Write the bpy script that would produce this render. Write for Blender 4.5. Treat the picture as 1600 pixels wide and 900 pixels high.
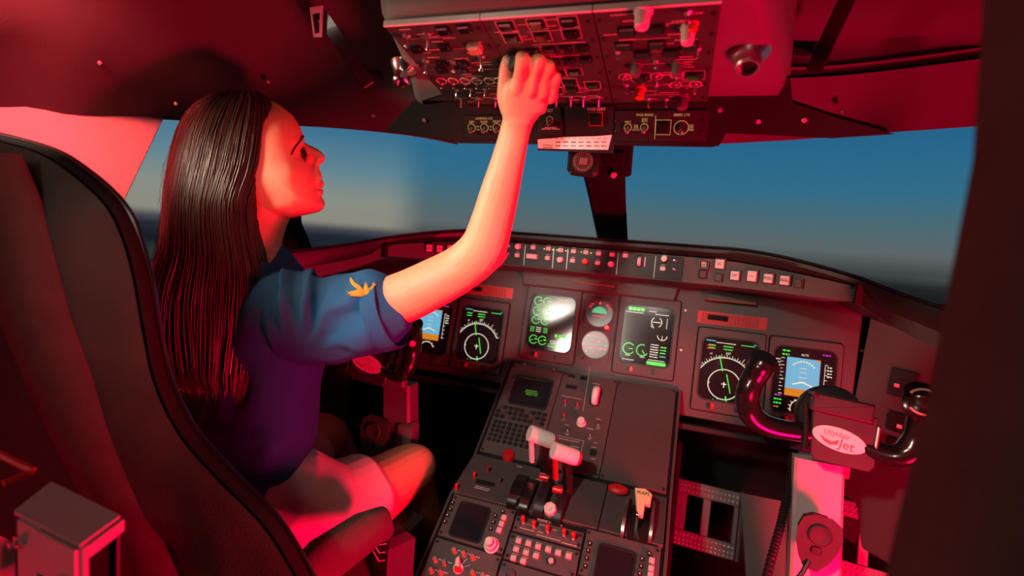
import bpy, math, random
from math import sin, cos, pi, radians as rad, sqrt, atan2
from mathutils import Vector as V, Matrix, noise
random.seed(7)
for o in list(bpy.data.objects): bpy.data.objects.remove(o)
scene = bpy.context.scene
COL = scene.collection
# ------------------------------------------------------------------ camera
F = 775.8
CAM = V((.197, -1.369, 1.082))
_y, _p, _r = rad(18.537), rad(5.447), rad(4.54)
FW = V((-sin(_y)*cos(_p), cos(_y)*cos(_p), -sin(_p)))
_rt = V((cos(_y), sin(_y), 0)); _up = _rt.cross(FW)
RT = _rt*cos(_r) + _up*sin(_r); UP = RT.cross(FW)
cd = bpy.data.cameras.new('camera'); cam = bpy.data.objects.new('camera', cd); COL.objects.link(cam)
cam.matrix_world = Matrix(((RT.x, UP.x, -FW.x, CAM.x), (RT.y, UP.y, -FW.y, CAM.y), (RT.z, UP.z, -FW.z, CAM.z), (0, 0, 0, 1)))
cd.sensor_width = 36; cd.lens = F/1600*36; cd.clip_start = .02; cd.clip_end = 60
cd.dof.use_dof = True; cd.dof.focus_distance = .95; cd.dof.aperture_fstop = 2.8
scene.camera = cam
# ------------------------------------------------------------------ world, lights, exposure
w = bpy.data.worlds.new('world'); scene.world = w; w.use_nodes = True
w.node_tree.nodes['Background'].inputs[0].default_value = (.02, .05, .08, 1)
w.node_tree.nodes['Background'].inputs[1].default_value = .12
vs = scene.view_settings; vs.view_transform = 'Standard'; vs.look = 'None'; vs.gamma = 1; vs.exposure = 0; vs.use_curve_mapping = False
def area(name, loc, target, sx, sy, col, e, spread=180):
    l = bpy.data.lights.new(name, 'AREA'); l.shape = 'RECTANGLE'; l.size = sx; l.size_y = sy; l.color = col; l.energy = e; l.spread = rad(spread)
    o = bpy.data.objects.new(name, l); COL.objects.link(o); o.location = loc
    o.rotation_euler = (V(target)-V(loc)).to_track_quat('-Z', 'Y').to_euler(); return o
def spot(name, loc, target, r, ang, blend, col, e):
    l = bpy.data.lights.new(name, 'SPOT'); l.shadow_soft_size = r; l.spot_size = rad(ang); l.spot_blend = blend; l.color = col; l.energy = e
    o = bpy.data.objects.new(name, l); COL.objects.link(o); o.location = loc
    o.rotation_euler = (V(target)-V(loc)).to_track_quat('-Z', 'Y').to_euler(); return o
area('white_side_lamp', (-.80, -.97, 1.255), (-.1, -.60, 1.12), .07, .07, (1, .74, .52), .8, 62)
spot('white_rear_fill', (-.25, -1.72, 1.55), (.10, -.22, .66), .05, 36, .35, (1, .84, .70), 54)  # added spot, cone shaped to light pedestal and arm but miss her face
area('white_doorway_lamp', (-.55, -2.6, 1.42), (-.06, -.02, .88), .50, .34, (1, .86, .74), .26, 14)
area('warm_rear_fill', (.05, -2.0, 1.60), (-.05, -1.0, .70), .16, .16, (1, .84, .70), .45, 110)  # added fill for seat back, door post and box top, no known source
area('red_floor_lamp', (.78, -.90, .41), (-.25, -.45, 1.05), .25, .25, (1, .0, .046), 42)
area('red_rear_lamp', (-.66, -1.32, .52), (-.36, -1.05, .72), .10, .10, (1, .0, .046), .26, 120)
area('red_wall_fill', (-.50, -1.22, 1.46), (-.95, -.68, 1.18), .1, .1, (1, .075, .075), 2.0, 50)  # added only to brighten the left wall, pinkish tint included
# ------------------------------------------------------------------ materials
def srgb(r, g, b):
    f = lambda c: (c/255/12.92 if c <= 10.3 else ((c/255+.055)/1.055)**2.4)
    return (f(r), f(g), f(b), 1)
MATS = {}
def mat(name, col, rough=.5, metal=0, bump=0, bscale=200, var=.15, spec=.5, coat=0, vscale=None):
    if name in MATS: return MATS[name]
    m = bpy.data.materials.new(name); m.use_nodes = True; nt = m.node_tree; b = nt.nodes['Principled BSDF']
    b.inputs['Roughness'].default_value = rough; b.inputs['Metallic'].default_value = metal
    b.inputs['Specular IOR Level'].default_value = spec; b.inputs['Coat Weight'].default_value = coat
    tc = nt.nodes.new('ShaderNodeTexCoord'); n = nt.nodes.new('ShaderNodeTexNoise'); n.inputs['Scale'].default_value = vscale or bscale*.12; n.inputs['Detail'].default_value = 5
    nt.links.new(tc.outputs['Object'], n.inputs['Vector'])
    mx = nt.nodes.new('ShaderNodeMix'); mx.data_type = 'RGBA'
    c = V(col[:3]); mx.inputs[6].default_value = (*(c*(1-var)), 1); mx.inputs[7].default_value = (*(c*(1+var)), 1)
    nt.links.new(n.outputs['Fac'], mx.inputs[0]); nt.links.new(mx.outputs[2], b.inputs['Base Color'])
    if bump:
        n2 = nt.nodes.new('ShaderNodeTexNoise'); n2.inputs['Scale'].default_value = bscale; n2.inputs['Detail'].default_value = 3
        nt.links.new(tc.outputs['Object'], n2.inputs['Vector'])
        bp = nt.nodes.new('ShaderNodeBump'); bp.inputs['Strength'].default_value = bump; bp.inputs['Distance'].default_value = .002
        nt.links.new(n2.outputs['Fac'], bp.inputs['Height']); nt.links.new(bp.outputs[0], b.inputs['Normal'])
    MATS[name] = m; return m
def glow(name, rgb, s=1.0):
    if name in MATS: return MATS[name]
    m = bpy.data.materials.new(name); m.use_nodes = True; b = m.node_tree.nodes['Principled BSDF']
    b.inputs['Base Color'].default_value = (.02, .02, .02, 1); b.inputs['Roughness'].default_value = .3
    b.inputs['Emission Color'].default_value = srgb(*rgb); b.inputs['Emission Strength'].default_value = s
    MATS[name] = m; return m
M_PANEL = mat('grey_panel_paint', (.054, .044, .045), .55, bump=.25, bscale=900)
M_PED = mat('pedestal_paint', (.070, .057, .057), .5, bump=.2, bscale=900)
M_DARK = mat('black_plastic', (.012, .012, .012), .42, bump=.1, bscale=500, spec=.35)
M_MATTE = mat('matte_black', (.009, .008, .008), .85, bump=.3, bscale=400, spec=.2)
M_GLARE = mat('glareshield_trim', (.055, .05, .048), .6, bump=.3, bscale=700)
M_OVER = mat('overhead_panel_paint', (.036, .030, .030), .5, bump=.15, bscale=800)
M_HOUSE = mat('console_housing_paint', (.105, .098, .094), .62, bump=.25, bscale=700, var=.06)
M_HEAD = mat('headliner_vinyl', (.056, .051, .050), .7, bump=.35, bscale=350, var=.08)
M_WALL = mat('side_wall_paint', (.62, .58, .55), .6, bump=.1, bscale=300, var=.05)
M_WHITE = mat('ivory_plastic', (.72, .66, .62), .4, bump=.05, var=.05)
M_KEY = mat('frosted_key_cap', (.55, .48, .47), .45, var=.06)
M_CHROME = mat('chrome', (.78, .78, .78), .18, 1, var=.03)
M_STEEL = mat('brushed_steel', (.55, .55, .55), .35, 1, var=.08)
M_GREYP = mat('grey_powder_coat', (.42, .43, .43), .6, bump=.15, bscale=600, var=.05)
M_REDP = mat('red_plastic', (.55, .01, .015), .35, var=.05)
M_GLOSS = mat('glossy_black', (.010, .009, .009), .2, spec=.6, coat=.3)
M_GLASS = mat('display_glass', (.012, .014, .018), .12, spec=.9)
M_LEG = mat('engraved_legend', (.62, .56, .5), .5, var=.02)

M_FABRIC = mat('brown_seat_cover', (.040, .034, .026), .95, bump=1.0, bscale=420, var=.6, vscale=14)
M_POST = mat('door_post_fabric', (.12, .09, .075), .95, bump=.8, bscale=500, var=.3, vscale=20)
M_MIC = mat('microphone_plastic', (.03, .026, .026), .65, spec=.25)
M_PEDAL = mat('worn_pedal_metal', (.12, .11, .11), .5, .6, var=.2)
M_DIAL = mat('gauge_glass', (.012, .014, .018), .22, spec=.35)
M_FLOOR = mat('dark_carpet', (.02, .018, .018), .95, bump=.6, bscale=500)
M_SKIN = mat('skin', (.72, .31, .18), .48, bump=.12, bscale=700, var=.06)
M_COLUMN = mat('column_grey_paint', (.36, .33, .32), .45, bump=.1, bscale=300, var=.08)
M_TRANS = mat('smoked_clear_plastic', (.2, .17, .16), .15, spec=.7, coat=.4)
G_GREEN = glow('screen_green', (60, 230, 70), 1.1); G_WHITE = glow('screen_white', (235, 225, 200), 1.0)
G_CYAN = glow('screen_cyan', (60, 200, 220), .9); G_SKY = glow('screen_sky', (105, 190, 225), .85); G_EARTH = glow('screen_earth', (235, 140, 30), .8)
G_MAG = glow('screen_magenta', (190, 60, 200), .9); G_RED = glow('screen_red', (230, 30, 40), .8); G_YEL = glow('screen_yellow', (220, 210, 40), .9)
G_DOT = glow('green_lamp', (190, 255, 90), 1.6)
M_LEGA = glow('backlit_legend', (235, 165, 95), .6)
# ------------------------------------------------------------------ geometry helpers
def ray(u, v): return FW + RT*((u-800)/F) + UP*((450-v)/F)
def P(u, v, d): return CAM + ray(u, v)*d
class Fr:
    """a flat panel frame: x to the right, y up the panel, n out of it"""
    def __init__(s, o, x, y):
        s.o = V(o); s.x = V(x).normalized(); s.n = s.x.cross(V(y)).normalized(); s.y = s.n.cross(s.x)
        s.M = Matrix(((s.x.x, s.y.x, s.n.x, s.o.x), (s.x.y, s.y.y, s.n.y, s.o.y), (s.x.z, s.y.z, s.n.z, s.o.z), (0, 0, 0, 1)))
    def at(s, u, v, h=0):
        k = ray(u, v); t = ((s.o+s.n*h-CAM) @ s.n)/(k @ s.n); q = CAM+k*t-s.o
        return V((q @ s.x, q @ s.y))
    def m(s, a, b, c=0, rz=0): return s.M @ Matrix.Translation((a, b, c)) @ Matrix.Rotation(rz, 4, 'Z')
def rrect(w, h, r=0, n=4, cx=0, cy=0):
    r = min(r, w/2-1e-5, h/2-1e-5)
    if r <= 0: return [(cx-w/2, cy-h/2), (cx+w/2, cy-h/2), (cx+w/2, cy+h/2), (cx-w/2, cy+h/2)]
    out = []
    for (sx, sy, a0) in ((1, -1, -90), (1, 1, 0), (-1, 1, 90), (-1, -1, 180)):
        for i in range(n+1):
            a = rad(a0+90*i/n); out.append((cx+sx*(w/2-r)+r*cos(a), cy+sy*(h/2-r)+r*sin(a)))
    return out
def circ(r, n=20, cx=0, cy=0): return [(cx+r*cos(2*pi*i/n), cy+r*sin(2*pi*i/n)) for i in range(n)]
def inset(poly, c):
    n = len(poly); out = []
    for i in range(n):
        p0, p1, p2 = V(poly[i-1]), V(poly[i]), V(poly[(i+1) % n])
        e1 = (p1-p0); e2 = (p2-p1)
        if e1.length < 1e-9 or e2.length < 1e-9: out.append(tuple(p1)); continue
        e1.normalize(); e2.normalize(); n1 = V((-e1.y, e1.x)); n2 = V((-e2.y, e2.x)); m = n1+n2
        if m.length < 1e-6: m = n1
        m.normalize(); k = c/max(.35, m @ n1); out.append(tuple(p1+m*k))
    return out
class MB:
    def __init__(s): s.v = []; s.f = []; s.T = None
    def add(s, vs, fs):
        b = len(s.v)
        if s.T is not None: vs = [s.T @ V(q) for q in vs]
        s.v += [tuple(q) for q in vs]; s.f += [tuple(i+b for i in f) for f in fs]; return s
    def slab(s, poly, z0, z1, c=0, back=True):
        n = len(poly); rings = [[(x, y, z0) for x, y in poly]]
        if c > 0: rings += [[(x, y, z1-c) for x, y in poly], [(x, y, z1) for x, y in inset(poly, c)]]
        else: rings += [[(x, y, z1) for x, y in poly]]
        vs = [q for r in rings for q in r]; fs = []
        for k in range(len(rings)-1):
            for i in range(n): j = (i+1) % n; fs.append((k*n+i, k*n+j, (k+1)*n+j, (k+1)*n+i))
        fs.append(tuple(range((len(rings)-1)*n, len(rings)*n)))
        if back: fs.append(tuple(range(n-1, -1, -1)))
        return s.add(vs, fs)
    def frame(s, outer, inner, z0, z1):
        n = len(outer); vs = [(x, y, z1) for x, y in outer]+[(x, y, z1) for x, y in inner]+[(x, y, z0) for x, y in inner]+[(x, y, z0) for x, y in outer]; fs = []
        for i in range(n):
            j = (i+1) % n; fs += [(i, j, n+j, n+i), (n+i, n+j, 2*n+j, 2*n+i), (3*n+i, 3*n+j, j, i), (2*n+i, 2*n+j, 3*n+j, 3*n+i)]
        return s.add(vs, fs)
    def box(s, c, d, ch=0, R=None):
        x, y, z = d[0]/2, d[1]/2, d[2]/2; t = MB(); t.slab(rrect(2*x, 2*y), -z, z, ch)
        Mx = Matrix.Translation(c) @ (R if R is not None else Matrix.Identity(4))
        return s.add([Mx @ V(q) for q in t.v], t.f)
    def lathe(s, prof, n=20, M=None):
        vs = []; fs = []
        for (r, z) in prof: vs += [(r*cos(2*pi*i/n), r*sin(2*pi*i/n), z) for i in range(n)]
        for k in range(len(prof)-1):
            for i in range(n): j = (i+1) % n; fs.append((k*n+i, k*n+j, (k+1)*n+j, (k+1)*n+i))
        fs.append(tuple(range(n-1, -1, -1))); fs.append(tuple(range((len(prof)-1)*n, len(prof)*n)))
        if M is not None: vs = [M @ V(q) for q in vs]
        return s.add(vs, fs)
    def tube(s, pts, rs, n=10, ref=None, caps=True):
        pts = [V(p) for p in pts]; N = len(pts)
        if not isinstance(rs, (list, tuple)): rs = [rs]*N
        vs = []; prev = None
        for k, p in enumerate(pts):
            t = (pts[min(k+1, N-1)]-pts[max(k-1, 0)]).normalized()
            if prev is None:
                a = V(ref) if ref is not None else (V((0, 0, 1)) if abs(t.z) < .9 else V((1, 0, 0)))
            else: a = prev
            a = (a-t*(a @ t)).normalized(); prev = a; b = t.cross(a)
            r = rs[k]; ra, rb = (r if isinstance(r, (list, tuple)) else (r, r))
            for i in range(n): th = 2*pi*i/n; vs.append(p+a*(ra*cos(th))+b*(rb*sin(th)))
        fs = []
        for k in range(N-1):
            for i in range(n): j = (i+1) % n; fs.append((k*n+i, k*n+j, (k+1)*n+j, (k+1)*n+i))
        if caps: fs.append(tuple(range(n-1, -1, -1))); fs.append(tuple(range((N-1)*n, N*n)))
        return s.add(vs, fs)
    def grid(s, rows, close=False):
        nr, nc = len(rows), len(rows[0]); vs = [q for r in rows for q in r]; fs = []
        for i in range(nr-1):
            for j in range(nc if close else nc-1):
                k = (j+1) % nc; fs.append((i*nc+j, i*nc+k, (i+1)*nc+k, (i+1)*nc+j))
        return s.add(vs, fs)
    def mesh(s, name, m, smooth=35):
        me = bpy.data.meshes.new(name); me.from_pydata(s.v, [], s.f); me.materials.append(m); me.validate()
        if smooth:
            me.polygons.foreach_set('use_smooth', [True]*len(me.polygons))
            if smooth < 180: me.set_sharp_from_angle(angle=rad(smooth))
        return me
    def build(s, name, m, parent=None, M=None, smooth=35):
        return link(name, s.mesh(name, m, smooth), parent, M)
def link(name, me, parent=None, M=None):
    o = bpy.data.objects.new(name, me); COL.objects.link(o)
    if parent is not None: o.parent = parent
    if M is not None: o.matrix_basis = M
    return o
def tag(o, label=None, cat=None, group=None, kind=None):
    if label: o['label'] = label
    if cat: o['category'] = cat
    if group: o['group'] = group
    if kind: o['kind'] = kind
    return o
def thing(name, label, cat, M=None, group=None):
    o = bpy.data.objects.new(name, None); COL.objects.link(o); o.empty_display_size = .02
    if M is not None: o.matrix_basis = M
    return tag(o, label, cat, group)
CACHE = {}
def T(x, y, z=0, rz=0, rx=0, ry=0):
    return Matrix.Translation((x, y, z)) @ Matrix.Rotation(rz, 4, 'Z') @ Matrix.Rotation(ry, 4, 'Y') @ Matrix.Rotation(rx, 4, 'X')
def part(name, key, fn, m, parent, M):
    k = (name,)+tuple(key)+(m.name,)
    if k not in CACHE: mb = MB(); fn(mb); CACHE[k] = mb.mesh(name, m)
    return link(name, CACHE[k], parent, M)
def text_mesh(s, size, m, align='CENTER', name='legend'):
    k = ('T', s, size, m.name, align)
    if k in CACHE: return CACHE[k]
    c = bpy.data.curves.new('t', 'FONT'); c.body = s; c.size = size; c.align_x = align; c.align_y = 'CENTER'; c.resolution_u = 2; c.extrude = .00015
    c.space_line = .8; c.offset = size*.004
    o = bpy.data.objects.new('t', c); COL.objects.link(o); dg = bpy.context.evaluated_depsgraph_get()
    me = bpy.data.meshes.new_from_object(o.evaluated_get(dg)); me.name = name; me.materials.clear(); me.materials.append(m)
    bpy.data.objects.remove(o); CACHE[k] = me; return me
def text(parent, s, x, y, z, size, m=None, name='legend', align='CENTER', rz=0):
    return link(name, text_mesh(s, size, m or M_LEG, align, name), parent, T(x, y, z, rz))
def dashes(mb, x, y, w, h, z, n=None, rows=1, seed=0):
    """a line of print too small to read: uneven dashes"""
    R = random.Random(seed)
    for r in range(rows):
        yy = y-r*h*1.8; cx = x-w/2
        while cx < x+w/2:
            L = min(h*R.uniform(.5, 1.6), x+w/2-cx); mb.slab(rrect(L, h*.7, 0, cx=cx+L/2, cy=yy), z-.0001, z+.0001); cx += L+h*.35
def line(mb, a, b, w, z):
    a, b = V(a), V(b); d = (b-a).normalized(); n = V((-d.y, d.x))*w/2
    mb.slab([tuple(a-n), tuple(b-n), tuple(b+n), tuple(a+n)], z-.0001, z+.00012)
def arc(mb, cx, cy, r, a0, a1, w, z, n=28):
    o = [(cx+(r+w/2)*cos(rad(a0+(a1-a0)*i/n)), cy+(r+w/2)*sin(rad(a0+(a1-a0)*i/n))) for i in range(n+1)]
    q = [(cx+(r-w/2)*cos(rad(a0+(a1-a0)*i/n)), cy+(r-w/2)*sin(rad(a0+(a1-a0)*i/n))) for i in range(n+1)]
    vs = [(x, y, z) for x, y in o]+[(x, y, z) for x, y in q]; mb.add(vs, [(i, n+1+i, n+2+i, i+1) for i in range(n)])
# controls: z points out of the panel
def toggle(par, x, y, L=.016, r=.0022, m=None, lean=-35, base=True, name='toggle_switch'):
    """bat-handle toggle, leaning down the panel"""
    o = part('toggle_switch', (round(L, 4), round(r, 4)), lambda b: b.lathe([(r*.55, 0), (r*.6, L*.2), (r*.75, L*.6), (r*1.15, L*.85), (r*1.1, L*.96), (r*.6, L)], 10), m or M_CHROME, par, T(x, y, .001, 0, rad(-lean)))
    if base: part('nut', (round(r, 4),), lambda b: b.lathe([(r*1.7, 0), (r*1.7, .0015), (r*1.3, .0022)], 6), M_STEEL, par, T(x, y, 0))
    return o
def knob(par, x, y, r, h, m=None, ptr=True, n=22, name='knob'):
    def fn(b):
        b.lathe([(r*1.12, 0), (r*1.12, h*.12), (r*.95, h*.18), (r*.86, h*.9), (r*.76, h), (r*.3, h*1.01)], n)
        if ptr: b.box((0, r*.45, h*1.0), (r*.16, r*.75, h*.08))
    return part(name, (round(r, 4), round(h, 4), ptr, n), fn, m or M_WHITE, par, T(x, y, 0, rad(20)))
def key(par, x, y, w, h, d=.004, m=None, bez=True, name='push_button', t=.0014):
    if bez: part('button_frame', (round(w, 4), round(h, 4)), lambda b: b.frame(rrect(w+.004, h+.004, .001, 2), rrect(w+.0006, h+.0006, .0005, 2), 0, .0022), M_DARK, par, T(x, y))
    return part(name, (round(w, 4), round(h, 4), round(d, 4)), lambda b: b.slab(rrect(w, h, .001, 2), -.001, d, .0008), m or M_KEY, par, T(x, y))
def screw(par, x, y, r=.0032, m=None):
    def fn(b):
        b.lathe([(r, 0), (r, .0008), (r*.75, .0016), (r*.2, .0016)], 12); b.box((0, 0, .0016), (r*1.5, r*.25, .0004))
    return part('screw', (round(r, 4),), fn, m or M_DARK, par, T(x, y, 0, random.random()*3))
# ================================================================== SETTING
def poly3(name, pts, m, thick=.02, kind='structure', normal=None, parent=None):
    """flat sheet of any outline given by world points, with real thickness"""
    pts = [V(p) for p in pts]; o = sum(pts, V())/len(pts)
    n = V()
    for i in range(len(pts)): n += (pts[i]-o).cross(pts[(i+1) % len(pts)]-o)
    n.normalize()
    if normal is not None and n @ V(normal) < 0: pts.reverse(); n = -n
    x = (pts[1]-pts[0]).normalized(); fr = Fr(o, x, n.cross(x)); pl = [((p-o) @ fr.x, (p-o) @ fr.y) for p in pts]
    b = MB(); b.slab(pl, -thick, 0, min(.003, thick/3)); ob = b.build(name, m, None, fr.M)
    if kind: ob['kind'] = kind
    return ob
b = MB(); b.box((0, -.9, -.02), (3.2, 4.4, .04)); tag(b.build('floor', M_FLOOR), kind='structure')

def onx(u, v, x): k = ray(u, v); return CAM+k*((x-CAM.x)/k.x)
def ony(u, v, y): k = ray(u, v); return CAM+k*((y-CAM.y)/k.y)
def onz(u, v, z): k = ray(u, v); return CAM+k*((z-CAM.z)/k.z)
wl = [onx(258, 183, -.95), onx(190, 325, -.95), onx(150, 413, -.95)]
sill = onx(228, 413, -.95).z
poly3('wall_left', [(-.95, -3.05, 0), (-.95, -3.05, 1.75), (-.95, -.9, 1.42), wl[0], wl[1], wl[2], (-.95, wl[2].y, 0)], M_WALL, .03, normal=(1, 0, 0))
poly3('wall_left_lower', [(-.95, wl[2].y, 0), (-.95, wl[2].y, sill), (-.95, .3, sill), (-.95, .3, 0)], M_HOUSE, .03, normal=(1, 0, 0)).name = 'wall_left'
poly3('wall_right', [(.95, -3.05, 0), (.95, -3.05, 1.75), (.95, -1.0, 1.75), (.95, -.6, 1.02), (.95, .3, .98), (.95, .3, 0)], M_HOUSE, .03, normal=(-1, 0, 0))
poly3('wall_back', [(-.97, -3.06, 0), (.97, -3.06, 0), (.97, -3.06, 2.0), (-.97, -3.06, 2.0)], M_MATTE, .03, normal=(0, 1, 0))
poly3('wall_front', [(-.97, .28, 0), (.97, .28, 0), (.97, .28, 1.0), (-.97, .28, 1.0)], M_MATTE, .03, normal=(0, -1, 0))
b = MB(); b.box((-.93, (wl[2].y+.1)/2, sill+.006), (.05, .1-wl[2].y, .014), .004); tag(b.build('trim_1', M_MATTE), kind='structure')
# projection screen: curved, around the nose, the horizon at eye height
def sky_mat(name, stops_a, stops_b, az0, az1):
    """projected picture: colour by height (horizon at eye level), the side picture fading into the front one"""
    m = bpy.data.materials.new(name); m.use_nodes = True; nt = m.node_tree; nt.nodes.clear(); N = nt.nodes.new; L = nt.links.new
    out = N('ShaderNodeOutputMaterial'); em = N('ShaderNodeEmission'); tc = N('ShaderNodeTexCoord'); sp = N('ShaderNodeSeparateXYZ'); mr = N('ShaderNodeMapRange')
    nz = N('ShaderNodeTexNoise'); nz.inputs['Scale'].default_value = 1.6; nz.inputs['Detail'].default_value = 6
    mp = N('ShaderNodeMapping'); mp.inputs['Scale'].default_value = (.6, .6, 9); L(tc.outputs['Object'], mp.inputs['Vector']); L(mp.outputs[0], nz.inputs['Vector'])
    L(tc.outputs['Object'], sp.inputs[0]); L(sp.outputs['Z'], mr.inputs['Value']); mr.inputs['From Min'].default_value = -.9; mr.inputs['From Max'].default_value = 1.1
    def pos(e): return min(1, max(0, (3.6*math.tan(rad(e))+.9)/2.0))
    rps = []
    for stops in (stops_a, stops_b):
        rp = N('ShaderNodeValToRGB'); L(mr.outputs[0], rp.inputs['Fac']); el = rp.color_ramp.elements; rps.append(rp)
        el[0].position = pos(stops[0][0]); el[0].color = srgb(*stops[0][1]); el[1].position = pos(stops[-1][0]); el[1].color = srgb(*stops[-1][1])
        for e, c in stops[1:-1]: q = el.new(pos(e)); q.color = srgb(*c)
    at = N('ShaderNodeMath'); at.operation = 'ARCTAN2'; L(sp.outputs['X'], at.inputs[0]); L(sp.outputs['Y'], at.inputs[1])
    ma = N('ShaderNodeMapRange'); ma.interpolation_type = 'SMOOTHSTEP'; L(at.outputs[0], ma.inputs['Value']); ma.inputs['From Min'].default_value = rad(az0); ma.inputs['From Max'].default_value = rad(az1)
    mc = N('ShaderNodeMix'); mc.data_type = 'RGBA'; L(ma.outputs[0], mc.inputs[0]); L(rps[0].outputs[0], mc.inputs[6]); L(rps[1].outputs[0], mc.inputs[7])
    lt = N('ShaderNodeMath'); lt.operation = 'LESS_THAN'; L(sp.outputs['Z'], lt.inputs[0]); lt.inputs[1].default_value = -.02
    mm = N('ShaderNodeMath'); mm.operation = 'MULTIPLY_ADD'; L(nz.outputs['Fac'], mm.inputs[0]); mm.inputs[1].default_value = 2.2; mm.inputs[2].default_value = -.1
    mx = N('ShaderNodeMix'); L(lt.outputs[0], mx.inputs[0]); mx.inputs[2].default_value = 1; L(mm.outputs[0], mx.inputs[3])
    L(mc.outputs[2], em.inputs['Color']); L(mx.outputs[0], em.inputs['Strength']); L(em.outputs[0], out.inputs[0]); return m
SKY = sky_mat('projected_sky', [(-14, (22, 32, 26)), (-6, (50, 66, 52)), (-4, (52, 68, 60)), (-2.5, (20, 27, 36)), (-1, (34, 40, 50)), (-.3, (66, 68, 76)), (.5, (140, 138, 126)), (3, (136, 142, 132)), (6, (96, 132, 146)), (10, (58, 112, 144)), (16, (38, 96, 136))],
    [(-14, (18, 20, 22)), (-3, (22, 24, 27)), (-1.2, (36, 40, 43)), (.3, (74, 80, 80)), (1.5, (92, 102, 104)), (4, (76, 106, 116)), (7, (50, 108, 136)), (11, (40, 102, 140)), (16, (34, 90, 130))], -33.5, -28.5)
rows = []
for i in range(44):
    a = rad(-100+170*i/43); x, y = 3.6*sin(a), 3.6*cos(a); rows.append([(x, y, -.9), (x, y, 1.25)])
b = MB(); b.grid(rows); b.grid([[(x*1.01, y*1.01, z) for x, y, z in r] for r in reversed(rows)])
tag(b.build('projection_screen', SKY, None, Matrix.Translation((CAM.x, CAM.y, 1.082)), 180), 'curved simulator screen beyond the windows showing blue sky over a hazy dark horizon', 'screen')
# headliner
def ceil(rows, name='ceiling', m=M_HEAD):
    """rows of world points, subdivided with Catmull-Rom into a smooth skin with thickness"""
    def cr(a, b_, c, d, t): return .5*((2*b_)+(c-a)*t+(2*a-5*b_+4*c-d)*t*t+(3*b_-a-3*c+d)*t**3)
    def dens(l, k):
        l = [V(q) for q in l]; o = []
        for i in range(len(l)-1):
            a = l[max(i-1, 0)]; d = l[min(i+2, len(l)-1)]
            for j in range(k): o.append(cr(a, l[i], l[i+1], d, j/k))
        return o+[l[-1]]
    R_ = [dens(r, 4) for r in rows]; C_ = [dens([r[j] for r in R_], 3) for j in range(len(R_[0]))]
    b = MB(); b.grid(C_); C2 = [[q+V((0, .004, .02)) for q in r] for r in reversed(C_)]; b.grid(C2)
    return tag(b.build(name, m, smooth=60), kind='structure')
lw = [(0, 174, .87), (130, 180, .98), (258, 187, 1.14), (380, 193, 1.2), (520, 200, 1.22), (640, 212, 1.14), (715, 226, 1.08)]
ceil([[P(-330, 168, .62)]+[P(*q) for q in lw],
      [P(-330, 70, .60)]+[P(0, 86, .80), P(130, 102, .88), P(258, 122, .97), P(350, 134, 1.02), P(480, 131, 1.06), P(600, 142, 1.02), P(700, 170, .98)],
      [P(-330, -60, .56)]+[P(0, -20, .74), P(130, 10, .80), P(258, 22, .86), P(350, 30, .90), P(480, 34, .93), P(600, 40, .95), P(700, 60, .96)],
      [(-.95, -1.35, 1.52), (-.85, -1.2, 1.6), (-.7, -1.1, 1.62), (-.55, -1.05, 1.63), (-.4, -1.0, 1.64), (-.3, -.95, 1.64), (-.2, -.9, 1.64), (-.1, -.9, 1.64)],
      [(-.95, -3.05, 1.7), (-.85, -3.05, 1.8), (-.7, -3.05, 1.85), (-.55, -3.05, 1.88), (-.4, -3.05, 1.9), (-.3, -3.05, 1.9), (-.2, -3.05, 1.9), (-.1, -3.05, 1.9)]])
ceil([[P(1100, 226, 1.0), P(1232, 219, 1.0), P(1390, 207, .98), P(1530, 197, .93), P(1680, 185, .85)],
      [P(1225, 122, .90), P(1300, 119, .90), P(1390, 110, .88), P(1530, 92, .84), P(1680, 70, .78)]])
ceil([[P(1190, 118, .915), P(1222, 118, .905), P(1300, 115, .905), P(1390, 107, .885), P(1530, 88, .845), P(1680, 66, .785)],
      [P(1180, 10, .88), P(1215, 10, .86), P(1300, 5, .84), P(1390, 0, .82), P(1530, -10, .78), P(1680, -40, .7)],
      [(.15, -.93, 1.64), (.25, -.95, 1.64), (.4, -1.0, 1.64), (.55, -1.05, 1.63), (.7, -1.1, 1.62), (.9, -1.2, 1.56)],
      [(.15, -3.05, 1.9), (.25, -3.05, 1.9), (.4, -3.05, 1.9), (.55, -3.05, 1.88), (.7, -3.05, 1.85), (.9, -3.05, 1.72)]])
b = MB(); b.box((.08, -2.0, 1.80), (.4, 2.2, .03), 0, Matrix.Rotation(rad(7), 4, 'X').inverted()); tag(b.build('ceiling', M_HEAD), kind='structure')
# dark post beside the pilot's neck and the windshield centre post
b = MB(); q = [P(440, 190, 1.33), P(452, 300, 1.33), P(456, 345, 1.33), P(470, 390, 1.31), P(500, 414, 1.29), P(500, 440, 1.29), P(380, 440, 1.33), P(400, 330, 1.36), P(396, 190, 1.36)]
poly3('trim_2', q, M_MATTE, .05, normal=(0, -1, 0))
b = MB(); rows = []
for t, wd in ((0, .058), (.5, .048), (1, .043)):
    c = V((-.004, -.30, 1.35)).lerp(V((0, .17, 1.07)), t); rows.append([c+V((x*wd, y, 0)) for x, y in ((-1, 0), (-.8, -.02), (.8, -.02), (1, 0), (.8, .03), (-.8, .03))])
b.grid(rows, True); tag(b.build('trim_3', M_MATTE), kind='structure')
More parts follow.
